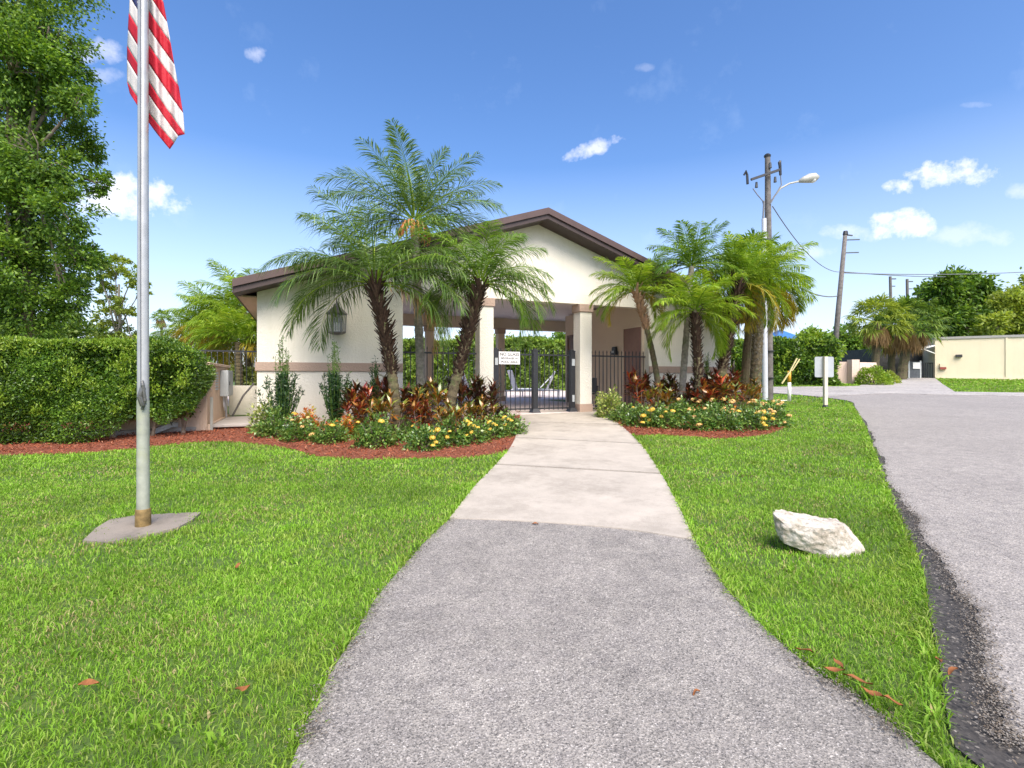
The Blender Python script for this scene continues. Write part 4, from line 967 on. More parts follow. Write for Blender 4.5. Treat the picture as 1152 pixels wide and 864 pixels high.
def ixora_proto(seed, label, fmat, nfl, h=.5, r=.36, n=1300, lmat='ixora_leaf', cat='shrub', name='ixora_shrub'):
    t = thing(name, label, cat, (0, 0, 0)); r_ = np.random.default_rng(seed)
    d = unit(r_.normal(size=(n, 3))); d[:, 2] = np.abs(d[:, 2]); q = r_.uniform(.55, 1.0, n)[:, None]
    lump = 1+.18*np.sin(d[:, :1]*7+seed)+.15*np.sin(d[:, 1:2]*9+seed*2)
    p = d*q*lump*np.array([r, r, h])
    dd = d*.9+unit(r_.normal(size=(n, 3)))*.8
    leaves('foliage', p, dd, r_.normal(size=(n, 3))*.5+[0, 0, 1.], r_.uniform(.05, .10, n), r_.uniform(.026, .045, n), lmat, t, bend=.2)
    st_ = MB()
    for i in range(8):
        a = r_.uniform(0, 6.28); st_.tube([(0, 0, -.03), (math.cos(a)*r*.35, math.sin(a)*r*.35, h*.4), (math.cos(a)*r*.7, math.sin(a)*r*.7, h*.8)], [.012, .008, .004], 5)
    st_.build('stem', 'bark_grey', t)
    src = fb_y if fmat == 'y' else fb_p
    for i in range(nfl):
        a = r_.uniform(-2.9, -.2); e = r_.uniform(.1, 1.3)
        dv = np.array([math.cos(a)*math.cos(e), math.sin(a)*math.cos(e), math.sin(e)])
        lu = 1+.18*math.sin(dv[0]*7+seed)+.15*math.sin(dv[1]*9+seed*2)
        o = src.copy(); COL.objects.link(o); o.parent = t; o.location = (dv[0]*r*lu*1.05, dv[1]*r*lu*1.05, dv[2]*h*lu*1.03+.01); s_ = r_.uniform(.7, 1.25); o.scale = (s_, s_, s_); o.rotation_euler = (r_.uniform(-.3, .9), 0, r_.uniform(0, 6))
    return t
pc_dark = croton_proto('croton_dark', 1, 'x'); pc_red = croton_proto('croton_red', 2, 'x'); pc_mix = croton_proto('croton_mixed', 5, 'x', stems=8)
pi1 = ixora_proto(21, 'x', 'y', 1, .44); pi2 = ixora_proto(22, 'x', 'y', 7, .42, .40); pi3 = ixora_proto(23, 'x', 'p', 4, .42); pi4 = ixora_proto(24, 'x', 'p', 15, .44, .42)
pv = ixora_proto(31, 'x', 'y', 0, .55, .30, 1300, 'variegated_leaf', 'shrub', 'variegated_shrub'); po = ixora_proto(32, 'x', 'p', 2, .42, .30, 900, 'orange_shoot', 'shrub', 'orange_shrub')
used = set()
def put(proto, px, Y, s, label, group=None, rot=None, sz=None):
    if id(proto) in used: o = copy_tree(proto)
    else: used.add(id(proto)); o = proto
    x_ = (px-CX)/F*Y; o.location = (x_, Y, gz(x_, Y)-.01)
    o.rotation_euler = (0, 0, rnd.uniform(-.5, .5) if rot is None else rot)
    o.scale = (s, s, s*(sz or 1)); o['label'] = label
    if group: o['group'] = group
    return o
GC, GD = 'crotons in the left bed', 'crotons in the right bed'
for pr, px, Y, s, lb in [
    (pc_dark, 418, 9.2, 1.2, 'dark wine red croton right of the second upright shrub'),
    (pc_mix, 440, 8.3, .95, 'brown and orange croton at the foot of the leaning palm by the lantern'),
    (pc_dark, 455, 9.3, 1.25, 'dark purple croton under the trunk of the leaning palm by the lantern'),
    (pc_dark, 487, 9.7, 1.2, 'dark croton between the tall palm and the palm leaning right'),
    (pc_mix, 494, 8.6, 1.1, 'croton with orange tips in the middle of the left bed'),
    (pc_red, 474, 8.3, .8, 'low red croton at the foot of the tallest palm'),
    (pc_dark, 520, 9.2, 1.25, 'glossy dark croton in front of the palm leaning right'),
    (pc_mix, 512, 8.0, .8, 'yellow and brown croton behind the flowering shrubs of the left bed'),
    (pc_dark, 548, 9.4, 1.25, 'dark croton covering the foot of the left column'),
    (pc_mix, 542, 8.6, .9, 'green and red croton in front of the dark one at the left column'),
    (pc_dark, 566, 9.3, .6, 'small dark croton nearest the gate in the left bed'),
    (pc_red, 402, 8.9, .95, 'reddish croton leftmost in the left bed')]:
    put(pr, px, Y, s*.92, lb, GC, rot=rnd.uniform(0, 6), sz=rnd.uniform(.85, 1.05))
for pr, px, Y, s, lb in [
    (pc_red, 722, 11.6, 1.15, 'bright red croton nearest the path in the right bed'),
    (pc_dark, 742, 11.9, 1.2, 'dark brown croton behind the small curved palm'),
    (pc_mix, 735, 10.7, .95, 'orange and green croton in front of the bright red one near the path'),
    (pc_dark, 765, 12.0, 1.2, 'dark croton behind the grey stemmed palm'),
    (pc_dark, 776, 11.2, 1.0, 'dark croton at the foot of the short bushy palm'),
    (pc_red, 797, 11.0, 1.2, 'large red croton in the middle of the right bed'),
    (pc_mix, 818, 11.0, 1.05, 'orange and brown croton right of the middle of the right bed'),
    (pc_red, 824, 12.3, 1.3, 'red croton at the pavilion corner'),
    (pc_mix, 838, 11.5, 1.05, 'orange brown croton in front of the stout palm'),
    (pc_dark, 806, 12.2, 1.15, 'dark croton behind the red ones by the pavilion corner')]:
    put(pr, px, Y, s*1.0, lb, GD, rot=rnd.uniform(0, 6), sz=rnd.uniform(.85, 1.15))
GI, GJ = 'flowering shrubs along the front of the left bed', 'flowering shrubs along the front of the right bed'
for pr, px, Y, s, lb in [
    (pi1, 312, 8.7, .95, 'green shrub leftmost in the left bed below the first upright shrub'),
    (pi3, 336, 8.3, .95, 'green shrub below the orange one at the cream wall'),
    (pi1, 372, 8.05, 1.0, 'green shrub in front of the second upright shrub'),
    (pi1, 423, 7.7, 1.05, 'broad green shrub with one yellow flower left of the middle of the bed'),
    (pi1, 398, 8.6, .9, 'green shrub half hidden behind its broad neighbour'),
    (pi2, 478, 7.45, 1.0, 'yellow flowered shrub nearest the lawn in the left bed'),
    (pi1, 505, 7.9, 1.1, 'yellow flowered shrub right of the one nearest the lawn'),
    (pi2, 530, 8.1, 1.0, 'yellow flowered shrub two before the path in the left bed'),
    (pi2, 553, 8.6, 1.0, 'yellow flowered shrub next to last before the path'),
    (pi2, 570, 9.0, .95, 'yellow flowered shrub touching the path in the left bed'),
    (pi1, 460, 8.2, .85, 'small green shrub at the foot of the tallest palm')]:
    put(pr, px, Y, s*rnd.uniform(.76, .95), lb, GI, rot=rnd.uniform(-.9, .9), sz=rnd.uniform(.9, 1.15))
for pr, px, Y, s, lb in [
    (pi1, 702, 10.8, 1.0, 'pale flowered shrub next to the variegated one by the path'),
    (pi2, 722, 10.0, 1.1, 'yellow flowered shrub at the left front of the right bed'),
    (pi1, 745, 9.8, 1.1, 'green shrub with few yellow flowers second from the left front'),
    (pi3, 757, 10.6, 1.1, 'shrub with peach flower heads behind the front row, left of middle'),
    (pi4, 772, 10.9, 1.0, 'peach flowered shrub at the foot of the grey stemmed palm'),
    (pi3, 786, 9.5, 1.15, 'dark leaved shrub with small peach heads at the middle front'),
    (pi1, 816, 9.5, 1.1, 'dark leaved shrub right of the middle front'),
    (pi4, 806, 10.3, 1.1, 'shrub full of peach flowers below the large red croton'),
    (pi2, 843, 9.6, 1.05, 'shrub with a cluster of yellow flowers at the right front'),
    (pi4, 866, 10.1, 1.1, 'shrub covered in orange yellow flowers at the right tip of the bed'),
    (pi4, 842, 10.8, 1.1, 'peach flowered shrub in front of the stout palm'),
    (pi3, 868, 11.2, .95, 'shrub with sparse flowers at the foot of the utility pole')]:
    put(pr, px, Y, s*rnd.uniform(.76, .95), lb, GJ, rot=rnd.uniform(-.9, .9), sz=rnd.uniform(.9, 1.15))
put(pv, 686, 11.5, 1.1, 'yellow green variegated shrub right of the gate column'); put(pv, 302, 9.2, 1.0, 'yellow green variegated shrub at the left corner of the pavilion')
put(po, 345, 8.9, 1.0, 'bright orange leaved shrub against the cream wall between the upright shrubs')
put(po, 388, 8.5, .8, 'small orange tinged shrub right of the second upright shrub')
def upright(px, Y, h, label, seed):
    x_ = (px-CX)/F*Y; t = thing('upright_shrub', label, 'shrub', (x_, Y, gz(x_, Y)-.01), 0, 'upright dark green shrubs against the cream wall')
    r_ = np.random.default_rng(seed); st_ = MB(); Pb, Dd = [], []; Pn, Dn = [], []
    for i in range(34):
        a = r_.uniform(0, 6.28); lean_ = r_.uniform(.05, .55) if i > 7 else r_.uniform(0, .16); hh = h*(r_.uniform(.45, .78) if i > 7 else r_.uniform(.8, 1.05)); hh *= 1-lean_*.55
        tip = Vector((math.cos(a)*lean_*h*.5, math.sin(a)*lean_*h*.5, hh)); st_.tube([(0, 0, 0), tip*.5+Vector((math.cos(a), math.sin(a), 0))*.04, tip], [.012, .008, .003], 4)
        m_ = int(hh*120); s = r_.uniform(.18, 1, m_); p_ = np.outer(s, np.array(tip))+r_.normal(size=(m_, 3))*.018
        d = unit(r_.normal(size=(m_, 3)))+np.array([0, 0, .6])
        new = (s*hh > .62*h)
        Pb.append(p_[~new]); Dd.append(d[~new]); Pn.append(p_[new][::2]); Dn.append(d[new][::2])
    Pb, Dd, Pn, Dn = map(np.concatenate, (Pb, Dd, Pn, Dn))
    if seed == 43 or len(Pn) < 60: Pb = np.concatenate([Pb, Pn]); Dd = np.concatenate([Dd, Dn]); Pn = Pn[:0]
    leaves('foliage', Pb, Dd, r_.normal(size=(len(Pb), 3)), .075, .02, 'podocarpus', t); (leaves('new_growth', Pn, Dn, r_.normal(size=(len(Pn), 3)), .06, .016, 'podo_shoot', t) if len(Pn) else None); st_.build('stem', 'podo_shoot', t)
upright(317, 9.0, 1.72, 'upright dark green shrub near the left pavilion corner', 41)
upright(377, 9.35, 1.72, 'upright dark green shrub below the wall lantern', 42)
upright(424, 9.6, 1.4, 'upright dark shrub behind the dark croton at the leaning palm', 43)
upright(795, 12.9, 1.5, 'thin upright shrub behind the palms at the right wall', 44)

# ------------------------------------------------------------------ flagpole and flag
fp = G(161, 592); FY = fp.y
t = thing('flagpole', 'tall silver metal flagpole standing in the left lawn', 'flagpole', (fp.x, fp.y, fp.z))
zt = 5.55
m = MB(); m.tube([(0, 0, .14), (0, 0, .62)], [.044, .043], 20, cap=False); m.build('lower_sleeve', 'aluminium_dull', t, smooth=True)
m = MB(); m.tube([(0, 0, .6205), (0, 0, 1.0)], [.0425, .0425], 20, cap=False); m.build('middle_sleeve', 'aluminium_dull', t, smooth=True)
m = MB(); m.tube([(0, 0, 1.0005), (0, 0, 3), (0, 0, zt)], [.0400, .0365, .034], 20, cap=False); m.build('shaft', 'aluminium', t, smooth=True)
m = MB(); m.lathe((0, 0, 0), [(.052, -.01), (.054, .0), (.052, .135), (.049, .14)], 20); m.build('collar', 'rusty_collar', t, smooth=True)
m = MB(); m.tube([(.03, -.05, .93), (.06, -.06, 1.0), (.05, -.07, 1.12), (.03, -.05, 1.15)], .012, 8); m.tube([(.045, -.06, .96), (.03, -.075, 1.03), (.045, -.06, 1.1)], .02, 8, jit=.3); m.build('cleat', 'aged_brass', t)
m = MB(); m.tube([(.012, -.043, 1.1), (.008, -.043, 2.5), (.012, -.045, zt-.1)], .0035, 6); m.build('halyard', 'wire_grey', t)
m = MB(); m.lathe((0, 0, zt), [(.02, 0), (.03, .02), (.07, .07), (.08, .12), (.07, .17), (.02, .2)], 16); m.build('finial', 'aged_brass', t, smooth=True)
Lk = [(146, 105), (143, 92), (143, 67), (143, 52), (144, 33), (145, 15), (146, -4), (148, -22), (150, -40), (151, -58), (153, -76), (155, -94), (157, -112), (159, -130)]
Rk = [(191, 168), (196, 161), (200.5, 153), (208, 151), (206, 127), (201, 97), (196, 72), (192, 48), (188, 25), (184, 3), (180, -20), (176, -45), (172, -70), (168, -95)]
ft = thing('flag', 'striped red and white national flag hanging folded beside the flagpole', 'flag', (fp.x, fp.y, P(160, FY, 10).z))
def fpt(k, s):
    i = min(12, int(k)); f_ = k-i
    l = Vector(Lk[i]).lerp(Vector(Lk[i+1]), f_); r = Vector(Rk[i]).lerp(Vector(Rk[i+1]), f_); q_ = l.lerp(r, s)
    sag = 3.0*math.sin(math.pi*s)
    yy = FY+.07+.03*math.sin(q_.x*.27+k*.25)+.014*math.sin(q_.x*.62+k*.5)+.012*math.sin(k*.9+s*3)
    return P(q_.x+(q_.x-CX)*0, yy, q_.y+sag)-Vector((fp.x, fp.y, P(160, FY, 10).z))
SB = 28; KS = 5
def cloth(name, mat, cells):
    m_ = MB()
    for (k0, k1, s0, s1) in cells:
        ns = max(2, int((s1-s0)*SB)); vs = []
        for a in range(KS+1):
            for b in range(ns+1): vs.append(fpt(k0+(k1-k0)*a/KS, s0+(s1-s0)*b/ns))
        m_.add(vs, [(a*(ns+1)+b, a*(ns+1)+b+1, (a+1)*(ns+1)+b+1, (a+1)*(ns+1)+b) for a in range(KS) for b in range(ns)])
    o = m_.build(name, mat, ft, smooth=True); md = o.modifiers.new('solid', 'SOLIDIFY'); md.thickness = .0012
for k in range(13):
    cloth('stripe', 'flag_red' if k % 2 == 0 else 'flag_white', [(k, k+1, 0 if k < 6 else .42, 1)])
cloth('canton', 'flag_blue', [(k, k+1, 0, .42) for k in range(6, 13)])
stm = MB()
for rI in range(9):
    for cI in range(6 if rI % 2 == 0 else 5):
        kk = 6.4+rI*.76; ss = .035+(cI+(0 if rI % 2 == 0 else .5))*.068
        c = fpt(kk, ss)+Vector((0, -.006, 0)); vs = [c]
        for j in range(10):
            a = math.pi/2+j*math.pi/5; rr = .014 if j % 2 == 0 else .006; vs.append(c+Vector((rr*math.cos(a), 0, rr*math.sin(a))))
        stm.add(vs, [(0, j+1, (j+1) % 10+1) for j in range(10)])
stm.build('stars', 'flag_white', ft)

# ------------------------------------------------------------------ rock
rk = G(922, 622); 
def mk_rock():
    Y0 = rk.y; org = Vector((rk.x, Y0, plane_z(Y0)))
    front = [(870, 575), (880, 606), (925, 622), (952, 632), (972, 617), (965, 608), (950, 590), (905, 585)]
    pts = []
    def A(px, py, dy): 
        p_ = P(px, Y0+dy, py); return p_-org
    top_f = [A(871, 577, .02), A(881, 586, -.02), A(905, 590, -.04), (A(938, 594, -.05)), A(945, 590, .0)]
    bot_f = [A(876, 600, .05), A(882, 609, .02), A(905, 617, -.01), A(925, 625, -.03), A(942, 631, -.06), A(955, 633, -.05)]
    rt = [A(972, 616, .03), A(966, 606, .05), A(952, 588, .10)]
    back = [A(872, 572, .12), A(890, 575, .20), A(915, 579, .24), A(940, 582, .24), A(958, 600, .24), A(970, 620, .18), A(880, 595, .26), A(930, 615, .30)]
    vs = top_f+bot_f+rt+back
    bm = bmesh.new()
    for v in vs: bm.verts.new(v)
    r_ = bmesh.ops.convex_hull(bm, input=bm.verts)
    bmesh.ops.delete(bm, geom=[v for v in bm.verts if not v.link_faces], context='VERTS')
    bmesh.ops.triangulate(bm, faces=bm.faces)
    me = bpy.data.meshes.new('rock'); bm.to_mesh(me); bm.free()
    me.materials.append(MATS['limestone']); o = bpy.data.objects.new('rock', me); COL.objects.link(o); o.location = org+Vector((0, 0, -.012))
    md = o.modifiers.new('s', 'SUBSURF'); md.subdivision_type = 'SIMPLE'; md.levels = md.render_levels = 5
    tx = bpy.data.textures.new('rocktex', 'CLOUDS'); tx.noise_scale = .16; tx.noise_depth = 6
    md = o.modifiers.new('d', 'DISPLACE'); md.texture = tx; md.strength = .045; md.mid_level = .5; md.texture_coords = 'LOCAL'
    tx2 = bpy.data.textures.new('rocktex2', 'STUCCI'); tx2.noise_scale = .03
    md = o.modifiers.new('d2', 'DISPLACE'); md.texture = tx2; md.strength = .012; md.mid_level = .5; md.texture_coords = 'LOCAL'
    tagit(o, 'white rough limestone rock lying on the lawn between path and road', 'rock')
mk_rock()
# ------------------------------------------------------------------ fallen leaves
def fallen(px, py, s, rz, label, small=False):
    p_ = G(px, py); m_ = MB(); L_ = s
    prof = [(0, 0), (.2, .13), (.45, .20), (.7, .15), (1, 0)]; vs = []
    for a, w in prof:
        z = .006*math.sin(a*5+px)+.006
        vs += [(a*L_-.5*L_, -w*L_, z+.004+.004*math.sin(a*9+py)), (a*L_-.5*L_, 0, z), (a*L_-.5*L_, w*L_, z+.007)]
    m_.add(vs, [(i*3+j, i*3+j+1, i*3+j+4, i*3+j+3) for i in range(4) for j in range(2)])
    o = m_.build('fallen_leaf', 'dead_leaf', None, smooth=True); o.location = (p_.x, p_.y, p_.z+(.03 if not small else .006)); o.rotation_euler = (rnd.uniform(-.3, .3), rnd.uniform(-.3, .2), rz)
    tagit(o, label, 'leaf', 'fallen orange leaves')
for a in [(905, 741, .07, 2.4, 'orange fallen leaf on the right path edge, highest of that trail'), (943, 756, .07, 1.5, 'orange fallen leaf standing on edge at the right side of the path'),
          (938, 763, .08, 2.7, 'orange fallen leaf lying just below the upright one on the path edge'), (965, 775, .10, 2.4, 'longest orange fallen leaf on the right path edge'),
          (982, 790, .08, 2.2, 'thin orange fallen leaf second lowest on the right path edge'), (1003, 799, .07, 2.8, 'orange brown fallen leaf lowest on the right path edge'),
          (1073, 765, .06, .3, 'small orange leaf on the dark strip at the road edge'), (1056, 752, .07, 1.1, 'orange leaf caught in the grass at the road edge'),
          (100, 779, .07, .3, 'orange leaf in the lawn at the lower left'), (272, 785, .055, .8, 'orange leaf in the lawn right of the lower left one'),
          (268, 643, .06, 1.5, 'brown leaf in the lawn right of the concrete pad')]: fallen(*a)
for a in [(784, 783, .035, .3, 'small orange leaf in the middle of the asphalt path'), (602, 591, .05, .2, 'tiny orange leaf on the asphalt just below the concrete')]: fallen(*a, small=True)

# ------------------------------------------------------------------ poles, street lamp, wires
GU = 'utility poles'
ub = G(863, 450); UY = ub.y
t = thing('utility_pole', 'nearest wooden utility pole carrying the street lamp beside the right bed', 'utility pole', ub, 0, GU)
def up(px, py, dy=0): return P(px, UY+dy, py)-ub
def pr(px): return px*UY/F/2
m = MB(); m.tube([up(865.5, 455), up(864.5, 300), up(863.5, 176)], [pr(8.5), pr(7.5), pr(5.5)], 12, jit=.03, cap=False); m.build('shaft', 'pole_wood', t, smooth=True)
m = MB(); a_ = up(860.8, 458, -.17); b_ = up(859.5, 246, -.17); m.tube([a_, b_], [pr(6), pr(5)], 12, cap=False); m.build('steel_splint', 'conduit_grey', t, smooth=True)
for py in (272, 300, 330, 362, 395, 425):
    m = MB(); c = up(863.5, py); m.lathe(c, [(pr(13.5), -.015), (pr(13.5), .015)], 14); m.build('strap', 'black_metal', t)
m = MB(); m.lathe(up(863.3, 176), [(.10, -.02), (.11, .03), (.06, .08)], 10); m.build('cap', 'black_metal', t)
m = MB(); m.bar(up(845, 202, -.2), up(877, 191, -.2), .07); m.build('crossarm', 'black_metal', t)
for px, py in ((841, 200), (878, 190)):
    m = MB(); m.tube([up(px, py+7, -.2), up(px-.5, py-3, -.2), up(px-2 if px < 860 else px-1, py-7, -.2), up(px-4 if px < 860 else px, py-3 if px < 860 else py-9, -.2)], [.04, .045, .05, .03], 8, jit=.15); m.build('insulator', 'black_metal', t)
for px, py in ((851, 208), (872, 202), (866.5, 186)):
    m = MB(); m.tube([up(px, py+3, -.1), up(px, py-3, -.1)], [.05, .035], 8); m.build('fuse', 'dark_gate', t)
m = MB(); m.tube([up(847, 212, -.1), up(852, 219, -.1), up(858, 226, -.1), up(860, 236, -.05)], .018, 6); m.tube([up(878, 195, -.1), up(879, 208, -.1), up(873, 218, -.1), up(866.5, 230, -.1)], .018, 6); m.tube([up(859.5, 226, -.15), up(858.5, 246, -.17)], .03, 6); m.build('cables', 'wire_grey', t)
sl = thing('street_lamp', 'curved arm street lamp with grey cobra head high on the utility pole', 'street lamp', ub+up(866, 230), 0)
o_ = up(866, 230)
m = MB(); m.tube([up(866, 230)-o_, up(871, 221)-o_, up(878, 212)-o_, up(888, 206.5)-o_, up(901, 203.5)-o_], .028, 8); m.build('arm', 'lamp_grey', sl, smooth=True)
m = MB(); m.tube([up(899, 204)-o_, up(904, 202.3)-o_, up(911, 200.5)-o_, up(917, 199.5)-o_, up(921, 199)-o_], [.05, .10, .15, .14, .05], 12); h_ = m.build('head', 'lamp_grey', sl, smooth=True)
m = MB(); c = up(914, 201.5)-o_; m.lathe(c, [(.03, -.12), (.10, -.09), (.13, -.02), (.12, .03)], 12); m.build('lens', 'sign_white', h_, smooth=True)
m = MB(); m.tube([up(911, 198)-o_, up(911, 196)-o_], .03, 8); m.build('photocell', 'dark_gate', sl)

pb = G(936, 432.6); PY = pb.y
t = thing('utility_pole', 'slanting grey utility pole across the street behind the sign backs', 'utility pole', pb, 0, GU)
def up2(px, py, dy=0): return P(px, PY+dy, py)-pb
m = MB(); m.tube([up2(935.5, 434), up2(943, 350), up2(951, 263)], [.14, .125, .095], 12); m.build('shaft', 'pole_wood', t, smooth=True)
m = MB(); m.bar(up2(950, 264), up2(959, 265), .06); m.bar(up2(950, 270), up2(967, 269.5), .05); m.bar(up2(949, 284.5), up2(966, 284), .05); m.build('brackets', 'dark_gate', t)
m = MB(); m.tube([up2(951, 264), up2(951.2, 260)], [.13, .1], 8); m.build('cap', 'black_metal', t)
m = MB(); m.box(-.2, .2, -.2, -.17, -.14, .12); nb_ = m.build('notice', 'sign_white', t); nb_.location = up2(940, 398)
for px, py, dpx, lb in ((1004, 424, -2.5, 'distant utility pole above the cabbage palms, left one'), (1022, 424, -1.5, 'distant utility pole above the cabbage palms, right one')):
    b_ = P(px, 62, 424); t = thing('utility_pole', lb, 'utility pole', b_, 0, GU); tp = P(px+dpx, 62, 311 if px < 1010 else 314)-b_
    m = MB(); m.tube([(0, 0, 0), tp], [.2, .15], 8); m.build('shaft', 'pole_wood', t)
    m = MB(); m.bar(tp+Vector((-.1, 0, -.3)), tp+Vector((.7, 0, -.3)), .12); m.bar(tp+Vector((-.1, 0, -1.2)), tp+Vector((.6, 0, -1.2)), .1); m.build('bracket', 'dark_gate', t)
def wire(a, b, sag, r, mat, label):
    m_ = MB(); pts = []
    for i in range(17):
        s = i/16; p_ = Vector(a).lerp(Vector(b), s); p_.z -= sag*4*s*(1-s); pts.append(p_-Vector(a))
    m_.tube(pts, r, 5); o = m_.build('wire', mat); o.location = a; tagit(o, label, 'wire', 'overhead wires'); return o
wire(P(869, UY, 232), P(945, PY, 306), .55, .016, 'wire_grey', 'wire sagging from below the street lamp to the slanting pole')
wire(P(866, UY, 300), P(942, PY, 333), .35, .03, 'wire_grey', 'lower wire from behind the palm crown to the slanting pole')
wire(P(948, PY, 307), P(1250, 30, 299), .25, .022, 'wire_grey', 'long nearly level wire running off to the right edge')
wire(P(949, PY, 306), P(1100, 60, 310), .2, .03, 'wire_grey', 'faint wire towards the distant poles')

# guy guards, post, sign
t = thing('guy_guard', 'pale yellow leaning guy wire guard in front of the stout palm', 'guy guard', G(845, 462), 0)
o_ = G(845, 462); Yg = o_.y
m = MB(); m.tube([P(843.5, Yg, 462)-o_, P(844.5, Yg, 425)-o_, P(849, Yg, 386)-o_], [.03, .035, .02], 8); m.build('tube', 'pale_yellow', t)
m = MB(); m.tube([P(844, Yg+.05, 440)-o_, P(846.5, Yg+.05, 384)-o_], .018, 6); m.build('second_tube', 'pale_yellow', t)
o_ = G(888, 451.5); Yg = o_.y
t = thing('barrier_post', 'short white post with yellow top and slanting yellow arms', 'post', o_)
m = MB(); m.tube([(0, 0, -.02), (0, 0, .60)], .05, 12); m.build('post', 'white_paint', t, smooth=True)
m = MB(); m.tube([(0, 0, .602), (0, 0, .96)], [.052, .05], 12); m.build('top', 'yellow_paint', t, smooth=True)
m = MB(); m.bar(P(879.5, Yg-.07, 431.5)-o_, P(890, Yg-.07, 416)-o_, .05, .03); m.build('lower_arm', 'pale_yellow', t)
for a_, b_, yo in (((888.5, 418), (896.5, 403), -.07), ((891, 417), (899.5, 404), .06)):
    m = MB(); m.bar(P(a_[0], Yg+yo, a_[1])-o_, P(b_[0], Yg+yo, b_[1])-o_, .04, .03); m.build('upper_arm', 'pale_yellow', t)
m = MB(); m.bar((-.45, .0, .03), (-.06, 0, .03), .03); m.build('foot_bar', 'white_paint', t)
o_ = G(928.5, 458); Yg = o_.y
t = thing('road_sign', 'back of a square road sign on a cream post at the grass corner', 'sign', o_)
m = MB(); m.box(-.045, .045, -.045, .045, .06, 1.40); m.build('post', 'post_cream', t, bevel=.005)
m = MB(); m.lathe((0, 0, 0), [(.07, -.02), (.08, .02), (.05, .058)], 10); m.build('foot', 'black_metal', t)
pl = MB(); a = .265; c_ = .04; zc = 1.115
out = []
for sx, sz, a0 in ((1, 1, 0), (-1, 1, 90), (-1, -1, 180), (1, -1, 270)):
    for k in range(4):
        an = R(a0+k*30); out.append((sx*(a-c_)+c_*math.cos(an), zc+sz*(a+.02-c_)+c_*math.sin(an)))
pl.prism_y(out, .047, .053); pl.build('plate', 'sign_back', t)

# ------------------------------------------------------------------ far right structures
# yellow wall building
def quadwall(name, parent, a, b, zb, zt_, th, mat, off):
    a = Vector(a); b = Vector(b); d = (b-a); d.z = 0; d.normalize(); n_ = Vector((-d.y, d.x, 0))*th
    vs = [(a.x, a.y, zb), (b.x, b.y, zb), (b.x+n_.x, b.y+n_.y, zb), (a.x+n_.x, a.y+n_.y, zb)]; vs += [(v[0], v[1], zt_) for v in vs[:4]]
    m_ = MB(); m_.add(vs, [(0, 3, 2, 1), (4, 5, 6, 7), (0, 1, 5, 4), (1, 2, 6, 5), (2, 3, 7, 6), (3, 0, 4, 7)]); return m_.build(name, mat, parent, off=off)
A_ = P(1052, 35, 425); Bq = P(1330, 29.5, 425); o_ = Vector((A_.x, A_.y, 1.0))
t = thing('yellow_building', 'flat roofed pale yellow building across the road at the right edge', 'building', o_)
zt_ = EYE+43/F*35
quadwall('wall', t, A_, Bq, .6, zt_, 6, 'stucco_yellow', o_)
dv = (Bq-A_).normalized(); nv = Vector((-dv.y, dv.x, 0))
quadwall('parapet', t, A_-dv*.06-nv*.06, Bq-nv*.06, zt_+.003, zt_+.16, 6.1, 'pole_concrete', o_)
quadwall('plinth', t, A_-nv*.04+dv*.02, Bq-nv*.04, .6, 1.30, .035, 'stucco_yellow', o_)
def onwall(px):
    # intersection of pixel column with wall line
    k_ = (px-CX)/F; den = dv.x-k_*dv.y; s = (k_*A_.y-A_.x)/den; return A_+dv*s
for px in (1131,):
    c = onwall(px); quadwall('wall_joint', t, c-nv*.045, c+dv*.12-nv*.045, 1.302, zt_-.01, .04, 'stucco_yellow', o_)
for px0, px1, y0, y1, mt, nm in ((1057, 1064, 413, 415.5, 'red_paint', 'box_vent'), (1075, 1082, 399, 402, 'dark_shade', 'vent_slot'), (1057, 1064, 409, 413, 'stucco_yellow', 'box_hood')):
    c0 = onwall(px0); c1 = onwall(px1); m_ = quadwall(nm, t, c0-nv*.15, c1-nv*.15, EYE-(y1-HY)/F*c0.y, EYE-(y0-HY)/F*c0.y, .14, mt, o_)
# awning
aw = P(1043, 34.6, 392); t2 = thing('awning', 'white sloping awning on struts left of the yellow building', 'awning', A_)
m = MB(); a0 = P(1033, 34.2, 393)-A_; a1 = P(1052, 34.8, 388)-A_
m.add([a0, a1, a1+Vector((.8, 3, 0)), a0+Vector((.8, 3, 0)), a0+Vector((0, 0, -.08)), a1+Vector((0, 0, -.08)), a1+Vector((.8, 3, -.08)), a0+Vector((.8, 3, -.08))], [(0, 1, 2, 3), (7, 6, 5, 4), (0, 4, 5, 1), (1, 5, 6, 2), (2, 6, 7, 3), (3, 7, 4, 0)])
m.build('canopy', 'canopy_white', t2)
m = MB(); m.bar(P(1038, 34.3, 392.5)-A_, P(1051.5, 34.8, 397.5)-A_, .05); m.build('strut', 'canopy_white', t2)
# dark gate
gA = P(1022, 35.5, 425); t = thing('service_gate', 'dark sheet metal service gate with white notice at the end of the driveway', 'gate', (gA.x, gA.y, 1.2))
s_ = 35.5/F
m = MB(); m.box(0, 14*s_, -.03, .03, 0, 19*s_); m.build('panel', 'dark_gate', t)
for k in range(8):
    m = MB() if k == 0 else m; m.box((15+k*2)*s_, (15+k*2)*s_+.03, -.02, .02, 0, 17*s_)
m.box(14.3*s_, 30*s_, -.03, .03, 17*s_, 17*s_+.05); m.build('bars', 'black_metal', t)
for k in (0, 13, 30):
    m = MB(); m.box(k*s_-.05, k*s_+.05, -.06, -.031, 0, 20*s_); m.build('frame_post', 'grey_box', t)
m = MB(); m.box(4*s_, 12*s_, -.09, -.065, 11*s_, 18*s_); m.build('notice', 'sign_white', t)
m = MB(); m.box(-.5, 6, 2.5, 8, 0, 2.3); o = m.build('carport', 'dark_shade'); o.location = (gA.x+.3, gA.y+.4, 1.2); tagit(o, 'dark shaded shed seen through the bars of the service gate', 'shed')
